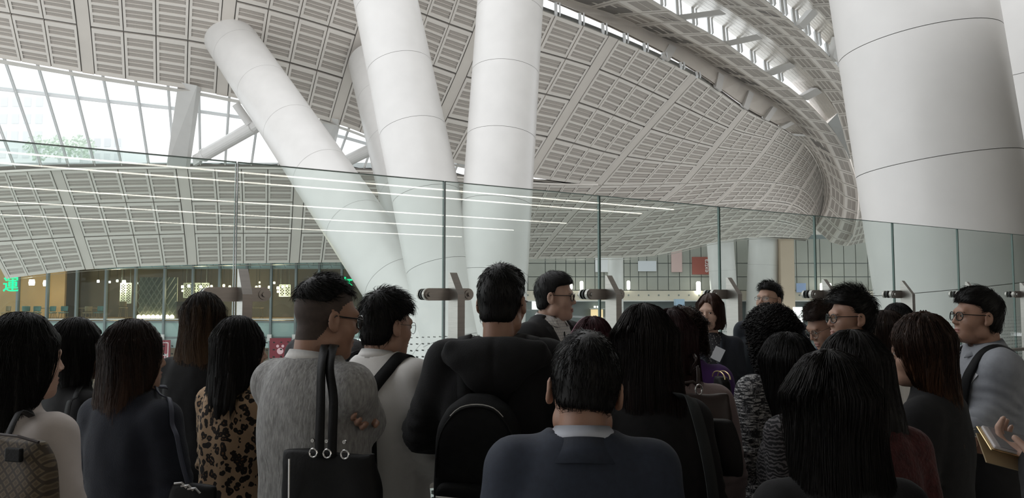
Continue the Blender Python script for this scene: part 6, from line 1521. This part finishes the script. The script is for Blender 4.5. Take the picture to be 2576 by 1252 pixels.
    # purple jacket woman: framed purse and lilac brooch
    P_ = PP['w14']; c = Pt(1815, 985, 3.35); b_ = soft_bag('purse', 'dark purse with a gold frame beside the purple jacket', c, (.05, .14, .13), .15, m_bagblk, h=.007)
    for y in (-.012, .012):
        mb = MB(); mb.tube([(.0 + y, -.066 * math.cos(a), .125 + .03 * math.sin(a)) for a in [math.pi * q / 12 for q in range(13)]], .0028, 6); mb.build('frame', m_gold, b_)
    R_ = PP['w14']['root']; mb = MB(); pc = toL(P_, Pt(1762, 903, 3.42)); pc2 = P_['top'].push(np.array([tuple(pc)]), .006, 10)[0]; pc = V3(pc2)
    for k in range(7):
        a = k * .9; e1 = V3((math.cos(a), -.2, math.sin(a))) * .026; e2 = V3((-math.sin(a), -.3, math.cos(a))) * .011
        mb.quad(pc, pc + e1 * .6 + e2, pc + e1 + V3((0, -.008, 0)), pc + e1 * .6 - e2)
    mb.build('brooch', M('lilac_fabric', (.42, .34, .48), .8), R_)
    # headband of the woman with dark red hair
    P_ = PP['w11']; R = P_['R']; o = P_['o']; mb = MB(); pts = np.array([[math.sin(a) * .1, .03, math.cos(a) * .125 + .02] for a in [-1.7 + 3.4 * k / 20 for k in range(21)]]) @ R.T + o
    pts = P_['hair'].push(pts, .003, 8); mb.tube([V3(p) for p in pts], .007, 6); mb.build('headband', M('magenta_band', (.13, .025, .055), .5), P_['root'])
    # name tags, lapels
    for key, zc, xc, sz_, tl in (('w15', -.125, -.035, (.034, .045), .45), ('m25', -.13, -.115, (.026, .034), .5)):
        P_ = PP[key]; zc = P_['nb'] + zc; ca, sa = math.cos(tl), math.sin(tl)
        pts = [(xc + (x * ca - z * sa), zc + (x * sa + z * ca)) for x, z in ((-sz_[0], -sz_[1]), (sz_[0], -sz_[1]), (sz_[0], sz_[1]), (-sz_[0], sz_[1]))]
        yv = max(front_pt(P_, x, z).y for x, z in pts) + .004; mb = MB(); mb.poly([V3((x, yv, z)) for x, z in pts] if key == 'w15' else [front_pt(P_, x, z, off=.008) for x, z in pts]); t_ = mb.build('name_tag', m_tag, P_['root']); sd = t_.modifiers.new('thick', 'SOLIDIFY'); sd.thickness = .002
    for key, m, w in (('m10', c_black, .05), ('w15', c_dnavy, .04), ('m16', c_dnavy, .05)):
        P_ = PP[key]; zt, zb, w0 = {'m10': (1.50, 1.13, .085), 'w15': (1.50, 1.10, .075), 'm16': (1.52, 1.15, .07)}[key]
        for sx in (-1, 1):
            rows = [[], [], []]
            for k in range(13):
                z = zb + .02 + (P_['nb'] - .04 - zb - .02) * k / 12; xi = w0 * (z - zb) / (zt - zb) + .004; wd = w * min(1, .25 + 1.3 * (k / 12)) * (1 if k < 10 else .7)
                for r, f in enumerate((0, .5, 1)): rows[r].append(front_pt(P_, sx * (xi + wd * f), z, off=.005 + .004 * (f == .5)))
            mb = MB(); mb.grid(rows); l_ = mb.build('lapel', m, P_['root'], smooth=True); sd = l_.modifiers.new('thick', 'SOLIDIFY'); sd.thickness = .004; sd.offset = 0
    # microphone cord on the presenter's shirt
    P_ = PP['m10']; mb = MB(); mb.tube([front_pt(P_, .01 + .012 * k, P_['nb'] - .07 - .035 * k, 'inner', .008) for k in range(6)], .003, 6); mb.build('cord', m_bagblk, P_['root'])
    # wristwatch and rolled cuff of the man in the grey-blue shirt
    P_ = PP['m25']; sh, e_, w_ = P_['J']['L']; d = V3(w_ - e_).normalized(); c = V3(e_).lerp(V3(w_), .90); u = d.orthogonal().normalized(); v = d.cross(u)
    mb = MB(); mb.tube([c + (u * math.cos(a) + v * math.sin(a)) * .031 for a in [6.283 * k / 20 for k in range(20)]], .006, 6, closed=True); wt = mb.build('wristwatch', m_silver, P_['root'])
    mb = MB(); od = V3((-1, .25, .1)); od = (od - d * od.dot(d)).normalized(); mb.cyl(c + od * .030, c + od * .042, .019, 20); mb.build('watch_case', m_silver, wt); mb = MB(); mb.cyl(c + od * .042, c + od * .0425, .015, 20); mb.build('watch_dial', M('dial', (.12, .13, .14), .2), wt)
    S = Shape(); c2 = e_ + (w_ - e_) * .52; c3 = e_ + (w_ - e_) * .70; S.u(rc(c2, c3, .062, .060), .01); S.sub(rc(c3, c3 + (c3 - c2) * .6, .046, .045), .004); S.disp.append(lambda P: snoise(P, 9, 4, 3) * .006); sdf_obj('rolled_cuff', S, .007, c_shirtg, P_['root'])
    # phone in the hand at the right edge
    P_ = PP['p26']; pc = Pt(2562, 1118, 1.62)
    pm = empty('phone', pc, P_['root'].rotation_euler.z + .35, label='white phone in an open gold case held at the right picture edge', cat='phone'); Rm = Matrix.Rotation(-.55, 3, 'Y') @ Matrix.Rotation(.30, 3, 'X')
    mb = MB(); mb.box((0, 0, 0), (.066, .136, .008), R=Rm); mb.build('phone_body', M('white_phone', (.62, .58, .58), .25), pm, bevel=.003)
    mb = MB(); mb.box(Rm @ V3((0, 0, .0046)), (.064, .112, .0006), R=Rm); mb.build('screen', M('phone_screen', (.24, .235, .25), .12), pm)
    mb = MB(); mb.box(Rm @ V3((0, 0, -.006)), (.074, .148, .005), R=Rm); mb.build('gold_case', m_gold, pm, bevel=.002)
    R3 = Matrix.Rotation(.35, 3, 'Y') @ Rm; mb = MB(); mb.box(Rm @ V3((-.010, .0, -.024)), (.074, .148, .003), R=Rm @ Matrix.Rotation(-.22, 3, 'Y')); mb.build('case_flap', M('beige_leather', (.45, .34, .2), .5), pm, bevel=.001)
